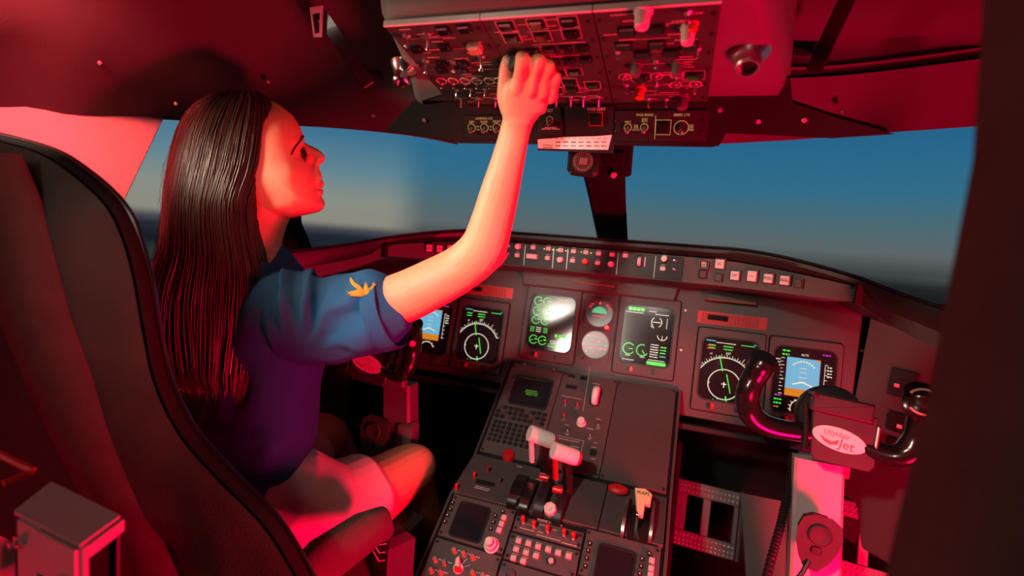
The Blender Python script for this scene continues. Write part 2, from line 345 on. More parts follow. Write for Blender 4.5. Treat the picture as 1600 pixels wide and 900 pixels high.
# blurred door post right beside the camera
b = MB(); dp = []
for (u, v) in ((1700, -1500), (1602, -120), (1596, 0), (1580, 240), (1540, 450), (1505, 640), (1450, 860), (1405, 1060)):
    e = P(u, v, .235); R2 = V((RT.x, RT.y, 0)).normalized(); K = V((FW.x, FW.y, 0)).normalized()
    dp.append([e+R2*.012-K*.02, e+R2*.001, e+R2*.0+K*.02, e+R2*.03+K*.03, e+R2*.13+K*.03, e+R2*.15-K*.0, e+R2*.14-K*.03, e+R2*.06-K*.035])
b.grid(dp, True); tag(b.build('trim_4', M_POST, smooth=60), kind='structure')

# ================================================================== MAIN INSTRUMENT PANEL
t_ = rad(11.3); MAIN = Fr((0, 0, 1), (1, 0, 0), (0, sin(t_), cos(t_)))
ip = thing('instrument_panel', 'wide dark grey main instrument panel under the glareshield', 'panel', MAIN.M)
b = MB(); b.slab([(-.78, -.33), (.60, -.33), (.612, -.02), (.612, .0), (-.78, .0)], -.02, 0, .002); b.build('panel_face', M_PANEL, ip)
b = MB(); b.slab(rrect(1.30, .016, .005, 3, -.06, -.352), -.01, .03, .003); b.build('lower_rail', M_DARK, ip)
b = MB(); b.slab([(-.225, -.045), (.19, -.045), (.20, 0), (-.23, 0)], 0, .018, .004); b.build('centre_hood_box', M_PANEL, ip)
for uv in ((818, 512), (820, 569), (865, 578), (1071, 485), (1064, 547), (984, 599)): a = MAIN.at(*uv); screw(ip, a.x, a.y, .003, M_STEEL)
for (u0, u1, v0, dv) in ((898, 962, 443, 4), (1100, 1180, 468, 8)):      # small shrouded panel lights
    a, c = MAIN.at(u0, v0), MAIN.at(u1, v0+dv); part('panel_light', (u0,), lambda q: q.slab(rrect(c.x-a.x, .007, .003), 0, .022, .002), mat('amber_light_shroud', (.16, .05, .03), .6), ip, T((a.x+c.x)/2, (a.y+c.y)/2))
W_, H_ = .132, .157
def display(name, lab, a, s, tabs=True):
    d = thing(name, lab, 'display', MAIN.m(a, s, 0), 'square glass flight displays in the main panel')
    q = MB(); q.frame(rrect(W_+.022, H_+.048, .006, 3, 0, -.004), rrect(W_, H_, .020, 3), -.002, .007); q.build('bezel', M_PANEL, d)
    q = MB(); q.frame(rrect(W_+.028, H_+.054, .008, 3, 0, -.004), rrect(W_+.0225, H_+.0485, .006, 3, 0, -.004), -.001, .0012); q.build('gap_shade', M_MATTE, d)  # flat black frame, stands for the shade in the gap around the bezel
    q = MB(); q.frame(rrect(W_+.004, H_+.004, .020, 5), rrect(W_-.004, H_-.004, .019, 5), .001, .0074); q.build('gasket', M_DARK, d)
    q = MB(); q.slab(rrect(W_, H_, .019, 5), -.002, .003); sc = q.build('screen', M_GLASS, d)
    if tabs:
        for x, m in ((-.038, M_DARK), (-.028, M_REDP), (.026, M_DARK), (.036, M_PANEL)):
            part('brightness_tab', (1,), lambda q: q.slab(rrect(.007, .012), 0, .004), m, d, T(x, -H_/2-.014, .007))
    for x in (-1, 1):
        for y in (-1, 1): screw(d, x*(W_/2+.004), y*(H_/2+.012)-.004, .0028, M_PANEL)
    return d, sc
Z = .0034
def nd(d, sc, seed, red=False):
    q = MB(); cx, cy = -.006, -.036
    arc(q, cx, cy, .066, 28, 150, .0022, Z); arc(q, cx, cy, .037, 0, 360, .0022, Z, 40)
    for i in range(25):
        a = rad(28+i*122/24); r1 = .071 if i % 2 else .074; line(q, (cx+.066*cos(a), cy+.066*sin(a)), (cx+r1*cos(a), cy+r1*sin(a)), .0012, Z)
    line(q, (cx-.006, cy+.001), (cx+.006, cy+.001), .0022, Z); line(q, (cx, cy+.006), (cx, cy-.008), .0022, Z)
    line(q, (cx-.038, cy), (cx-.034, cy), .004, Z); tag(q.build('white_symbols', G_WHITE, sc, smooth=0), kind='stuff')
    text(sc, '337', cx+.003, .041, Z, .008, G_WHITE); text(sc, 'N', cx-.036, .036, Z, .007, G_WHITE, rz=.5); text(sc, '3', cx+.04, .030, Z, .007, G_WHITE, rz=-.5); text(sc, 'W', cx-.062, -.006, Z, .006, G_WHITE)
    q = MB(); line(q, (cx-.016, .034), (cx-.006, -.004), .0022, Z+.0002); line(q, (cx+.004, -.010), (cx+.016, -.055), .0022, Z+.0002); line(q, (cx+.006, -.064), (cx+.009, -.078), .003, Z+.0002)
    for x, y in ((-.022, -.04), (.022, -.03), (-.012, -.038)): q.slab(circ(.0014, 6, cx+x, cy+y), Z-.0001, Z+.0002)
    dashes(q, -.042, .058, .016, .004, Z, rows=2, seed=seed); dashes(q, -.004, .058, .022, .004, Z, rows=2, seed=seed+1); dashes(q, .040, .066, .03, .003, Z, seed=seed+2); tag(q.build('green_symbols', G_GREEN, sc, smooth=0), kind='stuff')
    q = MB(); dashes(q, -.045, .069, .022, .004, Z, seed=seed+3); dashes(q, .056, .070, .006, .003, Z, seed=1); tag(q.build('cyan_symbols', G_CYAN, sc, smooth=0), kind='stuff')
    if red: q = MB(); dashes(q, -.046, .056, .016, .004, Z+.0003, rows=2, seed=5); tag(q.build('red_symbols', G_RED, sc, smooth=0), kind='stuff')
    q = MB(); dashes(q, -.010, .066, .045, .003, Z, seed=seed+7); q.build('pale_print', G_WHITE, sc, smooth=0)
def pfd(d, sc):
    q = MB(); q.slab([(-.037, -.020), (.034, -.020), (.034, .054), (-.037, .054)], Z-.0002, Z); q.build('sky_field', G_SKY, sc, smooth=0)
    q = MB(); q.slab([(-.037, -.038), (.034, -.038), (.034, -.020), (-.037, -.020)], Z-.0002, Z); q.build('ground_field', G_EARTH, sc, smooth=0); q = MB(); q.slab(rrect(.008, .005, 0, cx=.030, cy=.052), Z, Z+.0003); q.build('amber_chip', G_EARTH, sc, smooth=0)
    q = MB()
    arc(q, -.001, .018, .028, 40, 140, .0014, Z+.0004)
    for i in range(9): a = rad(38+i*13); line(q, (-.001+.026*cos(a), .018+.026*sin(a)), (-.001+.031*cos(a), .018+.031*sin(a)), .0016, Z+.0004)
    for y in (.030, .020, .008, -.002): line(q, (-.009, y), (.007, y), .0012, Z+.0004)
    line(q, (-.022, -.010), (-.001, -.003), .003, Z+.0004); line(q, (.020, -.010), (-.001, -.003), .003, Z+.0004)
    for i in range(11): line(q, (-.050, .05-i*.0085), (-.045 if i % 2 else -.042, .05-i*.0085), .0012, Z)
    for i in range(7): line(q, (.044, .045-i*.012), (.050, .045-i*.012), .0012, Z)
    line(q, (.044, .045), (.044, -.03), .001, Z)
    arc(q, 0, -.066, .022, 20, 200, .002, Z)
    for i in range(8): a = rad(25+i*24); line(q, (.022*cos(a), -.066+.022*sin(a)), (.027*cos(a), -.066+.022*sin(a)+.003), .0014, Z)
    dashes(q, .054, .040, .010, .004, Z, rows=4, seed=3); dashes(q, -.056, .046, .010, .004, Z, rows=3, seed=4); tag(q.build('white_symbols', G_WHITE, sc, smooth=0), kind='stuff')
    text(sc, 'ALTS', .0, .062, Z, .007, G_WHITE)
    q = MB(); dashes(q, -.040, .068, .016, .005, Z, rows=2, seed=6); dashes(q, -.050, -.050, .016, .005, Z, rows=2, seed=7); dashes(q, -.043, .0, .006, .003, Z, seed=2); tag(q.build('green_symbols', G_GREEN, sc, smooth=0), kind='stuff')
    q = MB(); dashes(q, .046, .068, .018, .0045, Z, seed=8); dashes(q, -.050, -.040, .014, .005, Z, seed=9); tag(q.build('magenta_symbols', G_MAG, sc, smooth=0), kind='stuff')
    q = MB(); dashes(q, -.052, -.068, .010, .004, Z, rows=1, seed=8); tag(q.build('amber_symbols', G_EARTH, sc, smooth=0), kind='stuff')
def eicas1(d, sc):
    q = MB()
    for r in range(4):
        y = [.057, .029, .004, -.052][r]
        for c in range(2):
            x = -.043+c*.026; arc(q, x, y, .0115, 40, 330, .0018, Z, 20); line(q, (x, y), (x+.009*cos(rad(20+60*r)), y+.009*sin(rad(20+60*r))), .0012, Z)
            q.slab(rrect(.007, .0028, 0, cx=x+.007, cy=y+.002), Z-.0001, Z+.0001)
    dashes(q, -.050, -.018, .012, .003, Z, rows=3, seed=1); dashes(q, -.012, -.018, .012, .003, Z, rows=3, seed=2)
    for x in (.020, .032, .044): q.slab(rrect(.008, .008, 0, cx=x, cy=-.034), Z-.0001, Z+.0002)
    dashes(q, .030, -.060, .060, .003, Z, rows=2, seed=4); tag(q.build('green_symbols', G_GREEN, sc, smooth=0), kind='stuff')
    q = MB(); dashes(q, -.032, -.018, .014, .003, Z, rows=3, seed=5); dashes(q, .028, -.050, .045, .003, Z, rows=2, seed=6); tag(q.build('white_symbols', G_WHITE, sc, smooth=0), kind='stuff')
    text(sc, 'STALL PTCT', .030, .067, Z, .0072, G_YEL)
def eicas2(d, sc):
    q = MB()
    for i, x in enumerate((-.041, -.006)): arc(q, x, -.040, .0145, 70 if i else 40, 330, .0024, Z, 20); line(q, (x, -.040), (x+.011*cos(-i), -.040+.011*sin(-i)), .0022, Z)
    for k in range(4): q.slab(rrect(.009, .009, 0, cx=-.048+k*.0105, cy=.066), Z-.0001, Z+.0002)
    dashes(q, .046, -.026, .014, .0042, Z, rows=3, seed=2); q.slab(rrect(.048, .009, 0, cx=.032, cy=-.070), Z-.0001, Z+.0001); tag(q.build('green_symbols', G_GREEN, sc, smooth=0), kind='stuff')
    q = MB(); arc(q, .022, .037, .013, -60, 60, .0018, Z); arc(q, .022, .037, .013, 120, 240, .0018, Z); line(q, (.012, .037), (.032, .037), .002, Z)
    arc(q, .040, .004, .012, 180, 360, .0018, Z); line(q, (.040, .004), (.040, -.008), .0014, Z); arc(q, .022, .040, .019, 225, 255, .0018, Z); line(q, (.048, .050), (.048, .022), .0012, Z)
    dashes(q, .024, -.022, .020, .0035, Z, rows=6, seed=3); dashes(q, -.036, .057, .046, .003, Z, seed=4); dashes(q, .010, .064, .018, .003, Z, seed=5); dashes(q, .034, .058, .034, .003, Z, seed=6)
    dashes(q, -.042, -.058, .012, .003, Z, seed=7); dashes(q, -.004, -.058, .012, .003, Z, seed=8); dashes(q, -.040, -.069, .030, .003, Z, seed=9); dashes(q, .032, -.062, .04, .003, Z, seed=10); tag(q.build('white_symbols', G_WHITE, sc, smooth=0), kind='stuff')
    q = MB(); dashes(q, .046, -.050, .014, .004, Z, seed=11); tag(q.build('cyan_symbols', G_CYAN, sc, smooth=0), kind='stuff')
A_, B_, C_ = .334, .13, .165
d = display('flight_display', 'display showing blue and orange horizon, half hidden behind the left yoke', -A_-C_, -.201); pfd(*d)
d = display('flight_display', 'compass rose display with green course line, under the raised arm', -A_, -.201); nd(*d, 1)
d = display('engine_display', 'engine display with rows of green gauges and a white glare', -B_, -.141); eicas1(*d)
d = display('engine_display', 'dark status display with two green gauges near its lower left', B_, -.141); eicas2(*d)
d = display('flight_display', 'compass rose display beside the right yoke grip', A_, -.201); nd(*d, 5, True)
d = display('flight_display', 'display showing blue and orange horizon above the right yoke clipboard', A_+C_, -.201); pfd(*d)
# standby gauges
def gauge(name, lab, s, fn):
    g = thing(name, lab, 'gauge', MAIN.m(0, s, 0), 'round standby gauges between the engine displays')
    q = MB(); q.frame(rrect(.078, .080, .006, 8), [tuple(V(p)) for p in circ(.037, 36)][27:]+circ(.037, 36)[:27], 0, .006); q.build('bezel', M_PANEL, g)
    q = MB(); q.lathe([(.037, .0), (.037, .0015)], 36); dial = q.build('dial', M_DIAL, g); fn(g, dial)
    for x, y in ((-.034, -.035), (.034, .035), (-.034, .035)): screw(g, x, y, .003, M_DARK)
    return g
def g_hor(g, dial):
    q = MB(); arc(q, 0, 0, .030, 25, 60, .0016, .002); arc(q, 0, 0, .030, 120, 155, .0016, .002)
    for i in range(7): a = rad(30+i*20); line(q, (.028*cos(a), .028*sin(a)), (.033*cos(a), .033*sin(a)), .0016, .002)
    q.slab(circ(.004, 12, 0, .027), .0018, .0022); line(q, (-.018, -.008), (.018, -.008), .002, .002); q.build('scale_marks', M_WHITE, dial, smooth=0)
    q = MB(); q.slab([(.020*cos(rad(a)), .0+.018*sin(rad(a))) for a in range(0, 181, 15)], .0016, .002); q.build('green_drum', glow('gauge_green', (60, 200, 130), .8), dial, smooth=0)
    q = MB(); line(q, (-.026, .012), (-.022, .024), .004, .002); line(q, (.026, .012), (.022, .024), .004, .002); q.build('red_flag', M_REDP, dial, smooth=0)
    knob(g, .026, -.036, .008, .012, M_REDP, False)
def g_spd(g, dial):
    q = MB(); line(q, (-.034, -.010), (.034, -.008), .002, .002); line(q, (-.012, .006), (.014, .010), .0018, .002)
    for i in range(12): a = rad(-20+i*22); line(q, (.026*cos(a), .026*sin(a)), (.032*cos(a), .032*sin(a)), .0018, .002)
    q.build('scale_marks', M_WHITE, dial, smooth=0); text(dial, '1013', 0, -.022, .002, .009, M_WHITE); text(dial, 'ALT', 0, .017, .002, .006, M_WHITE)
    knob(g, -.030, -.036, .007, .012, M_DARK, False)
gauge('standby_horizon', 'round standby horizon gauge with red flags and green drum', -.098, g_hor)
gauge('standby_altimeter', 'round standby altimeter below the standby horizon', -.184, g_spd)
# placards
def placard(lab, u0, v0, u1, v1, seed):
    a, c = MAIN.at(u0, v0), MAIN.at(u1, v1); w, h = c.x-a.x, .030
    g = thing('limitations_placard', lab, 'placard', MAIN.m((a.x+c.x)/2, (a.y+c.y)/2, .001)); q = MB(); q.slab(rrect(w, h, .001, 1), 0, .0015); q.build('plate', mat('placard_red', (.42, .02, .025), .5, var=.05), g)
    q = MB(); q.slab(rrect(w*.3, h*.45, cx=-w*.2, cy=h*.05), .0013, .0018)
    for i in range(16): dashes(q, w*(-.42+.05*i*1.05), h*.33, w*.04, .0024, .0017, rows=6, seed=seed*50+i)
    q.build('print', M_MATTE, g, smooth=0)
placard('small red limitations placard above the left compass display, partly hidden by the arm', 716, 447, 801, 461, 1)
placard('small red limitations placard above the right compass display', 1090, 494, 1198, 507, 2)
# right side panel, angled towards the co-pilot
SIDE = Fr((.612, -.03, .80), (.66, -.75, 0), (.05, .06, 1))
sp = thing('side_panel', 'angled dark red lit panel right of the main instrument panel', 'panel', SIDE.M)
q = MB(); q.slab([(0, -.34), (.42, -.34), (.42, .13), (.0, .19)], -.02, 0, .002); q.build('panel_face', M_PANEL, sp)
for (u, v, w, h) in ((1404, 598, .052, .06), (1408, 662, .07, .042), (1408, 696, .07, .022)):
    a = SIDE.at(u, v); q = MB(); q.slab(rrect(w, h, .003), 0, .004, .001); q.build('control_unit', M_DARK, sp, T(a.x+.01, a.y))
    for i in range(2): key(sp, a.x+.0+i*.028, a.y-.006, .010, .008, .006, M_KEY)
for u, v in ((1347, 548), (1388, 650), (1388, 668), (1388, 690)): a = SIDE.at(u, v); screw(sp, a.x, a.y, .004)
SIDL = Fr((-.78, -.0, .80), (.66, .75, 0), (-.05, .06, 1))
spl = thing('side_panel', 'dark side panel left of the captain, below the sill', 'panel', Fr((-.79, -.02, .70), (.35, .75, 0), (0, 0, 1)).M)
q = MB(); q.slab([(-.6, -.3), (0, -.3), (0, .2), (-.6, .2)], -.02, 0, .002); q.build('panel_face', M_PANEL, spl)
# footwell floor kick panels and rudder pedals
for x0, x1, nm in ((-.25, -.235, 0), (.235, .25, 1)):
    poly3('footwell_divider', [(x0, .2, .05), (x0, -.35, .05), (x0, -.1, .62), (x0, .2, .62)], M_MATTE, .012, None)
for o in [o for o in bpy.data.objects if o.name.startswith('footwell_divider')]: tag(o, ('left' if o.location.x < 0 else 'right')+' black footwell divider beside the pedestal base', 'panel')
def pedal(lab, c, w, h, rz):
    g = thing('rudder_pedal', lab, 'pedal', Matrix.Translation(c) @ Matrix.Rotation(rz, 4, 'Z') @ Matrix.Rotation(rad(72), 4, 'X'), 'metal rudder pedals in the right footwell')
    q = MB()
    q.slab(rrect(w, h*.22, .004, cx=0, cy=h*.39), 0, .012, .002); q.slab(rrect(w, h*.24, .004, cx=0, cy=-h*.38), 0, .012, .002)
    for x, ww in ((-.39, .22), (.02, .13), (.46, .08)): q.slab(rrect(w*ww, h, .003, cx=w*x), 0, .010, .002)
    q.build('pedal_plate', M_PEDAL, g)
    q = MB(); R = 16
    for sy in (.42, .34, -.32, -.40, -.46):
        for i in range(R): q.lathe([(.0025, .011), (.0022, .0145), (.001, .015)], 5, Matrix.Translation((w*(-.46+.92*i/(R-1)), h*sy, 0)))
    tag(q.build('grip_studs', mat('stud_metal', (.35, .33, .33), .35, .8), g), kind='stuff')
    q = MB(); q.tube([(w*.5, h*.5, .0), (w*.54, h*.4, .004), (w*.54, -h*.5, .004)], .006, 8); q.build('side_rail', M_PEDAL, g)
    return g
pedal('perforated metal rudder pedal in the gap left of the right yoke column', P(1100, 808, 1.34), .165, .17, rad(-4))
pedal('perforated metal rudder pedal right of the right yoke column', P(1345, 848, 1.12), .17, .17, rad(-6))
poly3('kick_plate', [P(1155, 770, 1.32), P(1230, 785, 1.30), P(1230, 930, 1.22), P(1165, 930, 1.24)], M_HOUSE, .01, None)
tag(bpy.data.objects['kick_plate'], 'plain grey kick plate between the pedal and the hose', 'panel')

# ================================================================== GLARESHIELD
def gy(x): a = max(0, abs(x)-.25); return -.09-.183*(a/.266)**1.4 if a < .266 else -.273-(abs(x)-.516)*3.2
def gzt(x): a = max(0, abs(x)-.25)/.266; return 1.077-.030*min(a, 1)**1.6
def gzb(x): a = max(0, abs(x)-.25)/.266; return 1.014+.004*a
def gh(x): a = max(0, abs(x)-.30)/.216; return 1.103-.040*min(a, 1)**1.7
XS = [-.516+1.032*i/48 for i in range(49)]
gl = thing('glareshield', 'black padded glareshield curving across the top of the instrument panel', 'glareshield', Matrix.Identity(4))
rows = [[(x, gy(x)+.0, gzb(x)), (x, gy(x), gzb(x)+.0015), (x, gy(x), gzt(x)-.001), (x, gy(x)+.012, gzt(x)), (x, gy(x)+.014, gzb(x))] for x in XS]
q = MB(); q.grid(rows, True); q.build('control_face', M_GLARE, gl)
def hoodrow(x, h, zt, y, end=1):
    return [(x, y+.010, zt), (x, y-.004, zt+.004), (x, y-.014, h-.012), (x, y-.014, h-.004), (x, y-.007, h+.001), (x, y+.05, h+.001), (x*1.02, max(y+.25, .22), h-.028), (x*1.02, max(y+.25, .22), h-.06), (x, y+.03, zt)]
XE = [.516, .535, .555, .58, .61, .64]
def ends(sg):
    out = []
    for i, x in enumerate(XE[1:]):
        out.append(hoodrow(sg*x, 1.063-.010*(i+1), 1.030-.012*(i+1), -.273-(x-.516)*2.0))
    return out
rows = list(reversed(ends(-1)))+[hoodrow(x, gh(x), gzt(x), gy(x)) for x in XS]+ends(1)
q = MB(); q.grid(rows, True); q.build('hood', M_DARK, gl)
q = MB(); q.tube([(r[4][0], r[4][1]-.002, r[4][2]+.0005) for r in rows], .0022, 6); q.build('edge_piping', M_GLOSS, gl)
for sg in (-1, 1):
    rr = [[(sg*x, -.273-(x-.516)*2.0+.0, 1.062-.010*i*1.2), (sg*x, -.273-(x-.516)*2.0+.004, 1.018-.016*i), (sg*(x+.004), -.273-(x-.516)*2.0+.03, 1.018-.016*i), (sg*(x+.004), -.273-(x-.516)*2.0+.03, 1.055-.012*i)] for i, x in enumerate(XE)]
    q = MB(); q.grid(rr, True); q.build('side_coaming', M_HEAD, gl)
    q = MB(); q.box((sg*.517, gy(.516)-.002, 1.034), (.010, .02, .040), .002); q.build('end_cap', M_DARK, gl)
    screw(gl, 0, 0).matrix_basis = Matrix.Translation((sg*.508, gy(.508)-.001, 1.045)) @ Matrix.Rotation(rad(90), 4, 'X')
q = MB(); q.grid([[(x, gy(x)+.004, gzb(x)+.001), (x*.98, .005, .992)] for x in XS]); q.build('underside', M_PANEL, gl)
def onface(u, v):
    k = ray(u, v); lo, hi = .5, 2.0
    f = lambda t: (CAM+k*t).y-gy((CAM+k*t).x)
    for _ in range(50):
        m_ = (lo+hi)/2
        if f(m_) < 0: lo = m_
        else: hi = m_
    p = CAM+k*lo; sl = (gy(p.x+.002)-gy(p.x-.002))/.004
    fr = Fr(p, (1, sl, 0), (0, 0, 1)); return fr
def keyw(par, fr, w, h, d=.008, m=None, name='push_button', txt=None, ts=.0045, rise=0, bez=True):
    """illuminated cap on a curved face; its frame is a world frame and the parent sits at the origin"""
    M = fr.M; o = part(name, (round(w, 4), round(h, 4), round(d, 4)), lambda b: b.slab(rrect(w, h, .001, 2), -.001, d, .0008), m or M_KEY, par, M)
    if bez: part('button_frame', (round(w, 4), round(h, 4), 'g'), lambda b: b.frame(rrect(w+.006, h+.006, .001, 2), rrect(w+.0006, h+.0006, .0005, 2), 0, d*.6), M_DARK, par, M)
    if txt: link('legend', text_mesh(txt, ts, M_MATTE), o, T(0, 0, d+.0002))
    return o
for (u, v, t) in ((670, 387.5, 'ALT\nWARN'), (686, 388.5, 'GPWS'), (702.5, 388, 'STALL'), (717, 389, '')): keyw(gl, onface(u, v), .0155, .018, txt=t)
for (u, v, w, h, m, t) in ((1150, 421+9.5, .019, .020, 0, 'WARN\nALT'), (1177, 431.5, .020, .023, 0, 'STALL'), (1202.5, 435, .019, .019, 0, 'MASTER\nCAUTION'), (1228.3, 438, .019, .019, 0, 'MASTER\nWARNING'), (1249.5, 442.5, .013, .015, 1, None), (1098, 428.3, .014, .016, 1, None), (1124, 433.5, .014, .016, 1, None), (1126, 412.5, .020, .021, 0, 'GND\nPROX')):
    keyw(gl, onface(u, v), w, h, txt=t, ts=.0042, m=M_GLARE if m else M_KEY, name='blank_button' if m else 'push_button')
fr = onface(1099.5, 413); keyw(gl, fr, .013, .014, .004, m=M_KEY, txt='DH'); part('clear_guard', (1,), lambda b: b.frame(rrect(.021, .020, .002), rrect(.018, .017, .001), 0, .014), M_TRANS, gl, fr.M)
# autopilot control panel on the straight middle of the glareshield
GS = Fr((0, -.09, 1.045), (1, 0, 0), (0, 0, 1)); GM = GS.M
fc = thing('autopilot_panel', 'long autopilot control panel with pale knobs and keys in the glareshield middle', 'control panel', GM)
x0 = GS.at(790, 395).x; x1 = GS.at(1058, 410).x
q = MB(); q.slab(rrect(x1-x0+.03, .056, .002, 2, (x0+x1)/2), 0, .003, .001); q.build('panel_face', M_DARK, fc)
for u in (820, 865, 887, 966, 1025):
    a = GS.at(u, 400); part('panel_seam', (1,), lambda b: b.slab(rrect(.0012, .054), 0, .0034), M_STEEL, fc, T(a.x, 0))
def z5(x, y): return (600+x/5.625, 340+y/5.625)
def z6(x, y): return (860+x/5.625, 340+y/5.625)
for p, m in ((z5(1175, 255), 0), (z5(1545, 370), 0), (z6(85, 370), 0), (z6(303, 385), 1), (z6(530, 408), 0), (z6(1000, 362), 0)):
    a = GS.at(*p, .01); knob(fc, a.x, a.y, .0082, .016, M_REDP if m else M_WHITE)
    a = GS.at(p[0], p[1]-9, .003)
for p in (z5(1310, 262), z5(1170, 330), z5(1445, 272), z5(1437, 355), z5(1550, 285), z6(92, 285), z6(203, 295), z6(195, 378), z6(312, 305), z6(423, 315), z6(415, 397), z6(542, 325), z6(658, 333), z6(987, 448)):
    a = GS.at(*p, .006); key(fc, a.x, a.y, .0125, .010, .009); dashes_ = MB(); dashes(dashes_, 0, .0085, .009, .002, .0033, seed=int(p[0])); dashes_.build('legend', M_LEG, fc, T(a.x, a.y), 0)
a = GS.at(*z5(1300, 340), .006); key(fc, a.x, a.y, .030, .012, .010, name='wide_key')
for p in (z5(1408, 275), z5(1487, 283), z5(1518, 285), z6(22, 283), z6(55, 285), z6(135, 292), z6(272, 303), z6(357, 311)):
    a = GS.at(*p, .004); part('green_lamp', (1,), lambda b: b.lathe([(.0015, 0), (.0015, .004), (.0008, .005)], 10), G_DOT, fc, T(a.x, a.y))
for p in (z5(1100, 252), z5(1093, 320), z6(1095, 375), z6(1090, 452)):
    a = GS.at(*p, .004); part('fastener', (1,), lambda b: b.lathe([(.0042, 0), (.0042, .004), (.002, .0055)], 16), M_CHROME, fc, T(a.x, a.y))
a = GS.at(*z6(780, 385), .006); part('pitch_wheel', (1,), lambda b: b.lathe([(.001, -.0045), (.011, -.0045), (.0125, -.003), (.0125, .003), (.011, .0045), (.001, .0045)], 28), M_KEY, fc, T(a.x, a.y, .001, 0, 0, rad(90)))
part('wheel_slot', (1,), lambda b: b.slab(rrect(.014, .030, .005), 0, .0036), M_MATTE, fc, T(a.x, a.y))
a = GS.at(*z6(830, 390), .004); part('pitch_scale', (1,), lambda b: b.slab(rrect(.0016, .024), 0, .0045), M_WHITE, fc, T(a.x, a.y))
# ================================================================== CENTRE PEDESTAL
ta = rad(39.7); PU = Fr((0, -.063, .742), (1, 0, 0), (0, cos(ta), sin(ta)))
tb = rad(36.2); PL = Fr((0, -.408, .52), (1, 0, 0), (0, cos(tb), sin(tb)))
pw = .228
pe = PU.at(741, 712); up_end = PU.M @ V((0, pe.y, 0)); lo_top = PL.M @ V((0, 0, 0))
PQ = Fr((0, lo_top.y, lo_top.z), (1, 0, 0), (0, up_end.y-lo_top.y, up_end.z-lo_top.z)); QL = (V((0, up_end.y, up_end.z))-V((0, lo_top.y, lo_top.z))).length
ped = thing('centre_pedestal', 'sloping centre pedestal between the two pilots, full of control units', 'pedestal', Matrix.Identity(4))
prof = [(-.02, .66), (-.063, .742), (up_end.y, up_end.z), (lo_top.y, lo_top.z), tuple((PL.M @ V((0, -.42, 0))).yz), (-.76, 0), (-.05, 0)]
for s_, nm in ((-1, 0), (1, 1)):
    q = MB(); q.T = Matrix(((0, 0, 1, s_*pw-.003), (1, 0, 0, 0), (0, 1, 0, 0), (0, 0, 0, 1)))
    q.slab(prof, 0, .006, .001); q.build('side_plate', M_PANEL if s_ < 0 else M_PED, ped)
q = MB(); q.T = Matrix(((0, 0, 1, -pw+.004), (1, 0, 0, -.004), (0, 1, 0, -.006), (0, 0, 0, 1))); q.slab(prof, 0, 2*pw-.008); q.build('body', M_DARK, ped)
def module(fr, name, lab, cat, x0, x1, y0, y1, m=M_PED, grp=None, screws=True, h=.004):
    """a rack unit screwed to the pedestal; its frame origin is the unit's centre"""
    g = thing(name, lab, cat, fr.m((x0+x1)/2, (y0+y1)/2, 0), grp); w, hh = x1-x0-.002, y1-y0-.002
    q = MB(); q.slab(rrect(w, hh, .0015, 2), -.008, h, .0008); q.build('face_plate', m, g)
    if screws:
        for x in (-1, 1):
            for y in (-1, 1): screw(g, x*(w/2-.0055), y*(hh/2-.007)).matrix_basis @= T(0, 0, h)
    g['cx'] = (x0+x1)/2; g['cy'] = (y0+y1)/2; return g
def loc(g, fr, u, v, h=.004):
    a = fr.at(u, v, h); return a.x-g['cx'], a.y-g['cy']
class Sub:
    """shift for controls that stand on a face plate"""
    pass
def on(g, z=.004):
    o = g.get('_deck'); return z
# --- keypad unit (upper left)
y_u = pe.y
g = module(PU, 'keypad_display_unit', 'flight management keypad unit with small dark screen and green text', 'keypad', -.219, -.073, y_u+.012, -.004)
cu, cv = loc(g, PU, 830, 613); q = MB(); q.frame(rrect(.104, .092, .006, 3), rrect(.094, .082, .006, 3), .003, .008); q.T = None; q.build('screen_bezel', M_DARK, g, T(cu, cv))
q = MB(); q.slab(rrect(.094, .082, .006, 3), .003, .0045); sc = q.build('screen', M_GLASS, g, T(cu, cv))
q = MB(); [dashes(q, dx, .004-.006*r, .036-.006*abs(r-1), .0042, .0048, seed=r) for r, dx in ((0, 0), (1, .002), (2, .003))]; q.build('green_text', glow('dim_green', (90, 190, 20), .5), sc, smooth=0)
for s_ in (-1, 1):
    for i in range(5): key(g, cu+s_*.058, cv+.028-i*.0145, .006, .007, .006, M_PANEL, False, 'line_select_key').matrix_basis @= T(0, 0, .003)
for i in range(3):
    for j in range(9):
        if cv-.058-i*.0135 > -.2: key(g, -.062+j*.0150, cv-.060-i*.0135, .0105, .0085, .0065, M_DARK if (i*9+j) % 5 else M_PANEL, True, 'function_key').matrix_basis @= T(0, 0, .003)
for i in range(5):
    for j in range(6): key(g, -.020+j*.0145, cv-.104-i*.0125, .009, .008, .006, M_DARK, False, 'letter_key').matrix_basis @= T(0, 0, .003)
    for j in range(3): key(g, -.060+j*.0125, cv-.104-i*.0125, .008, .008, .006, M_DARK, False, 'number_key').matrix_basis @= T(0, 0, .003)
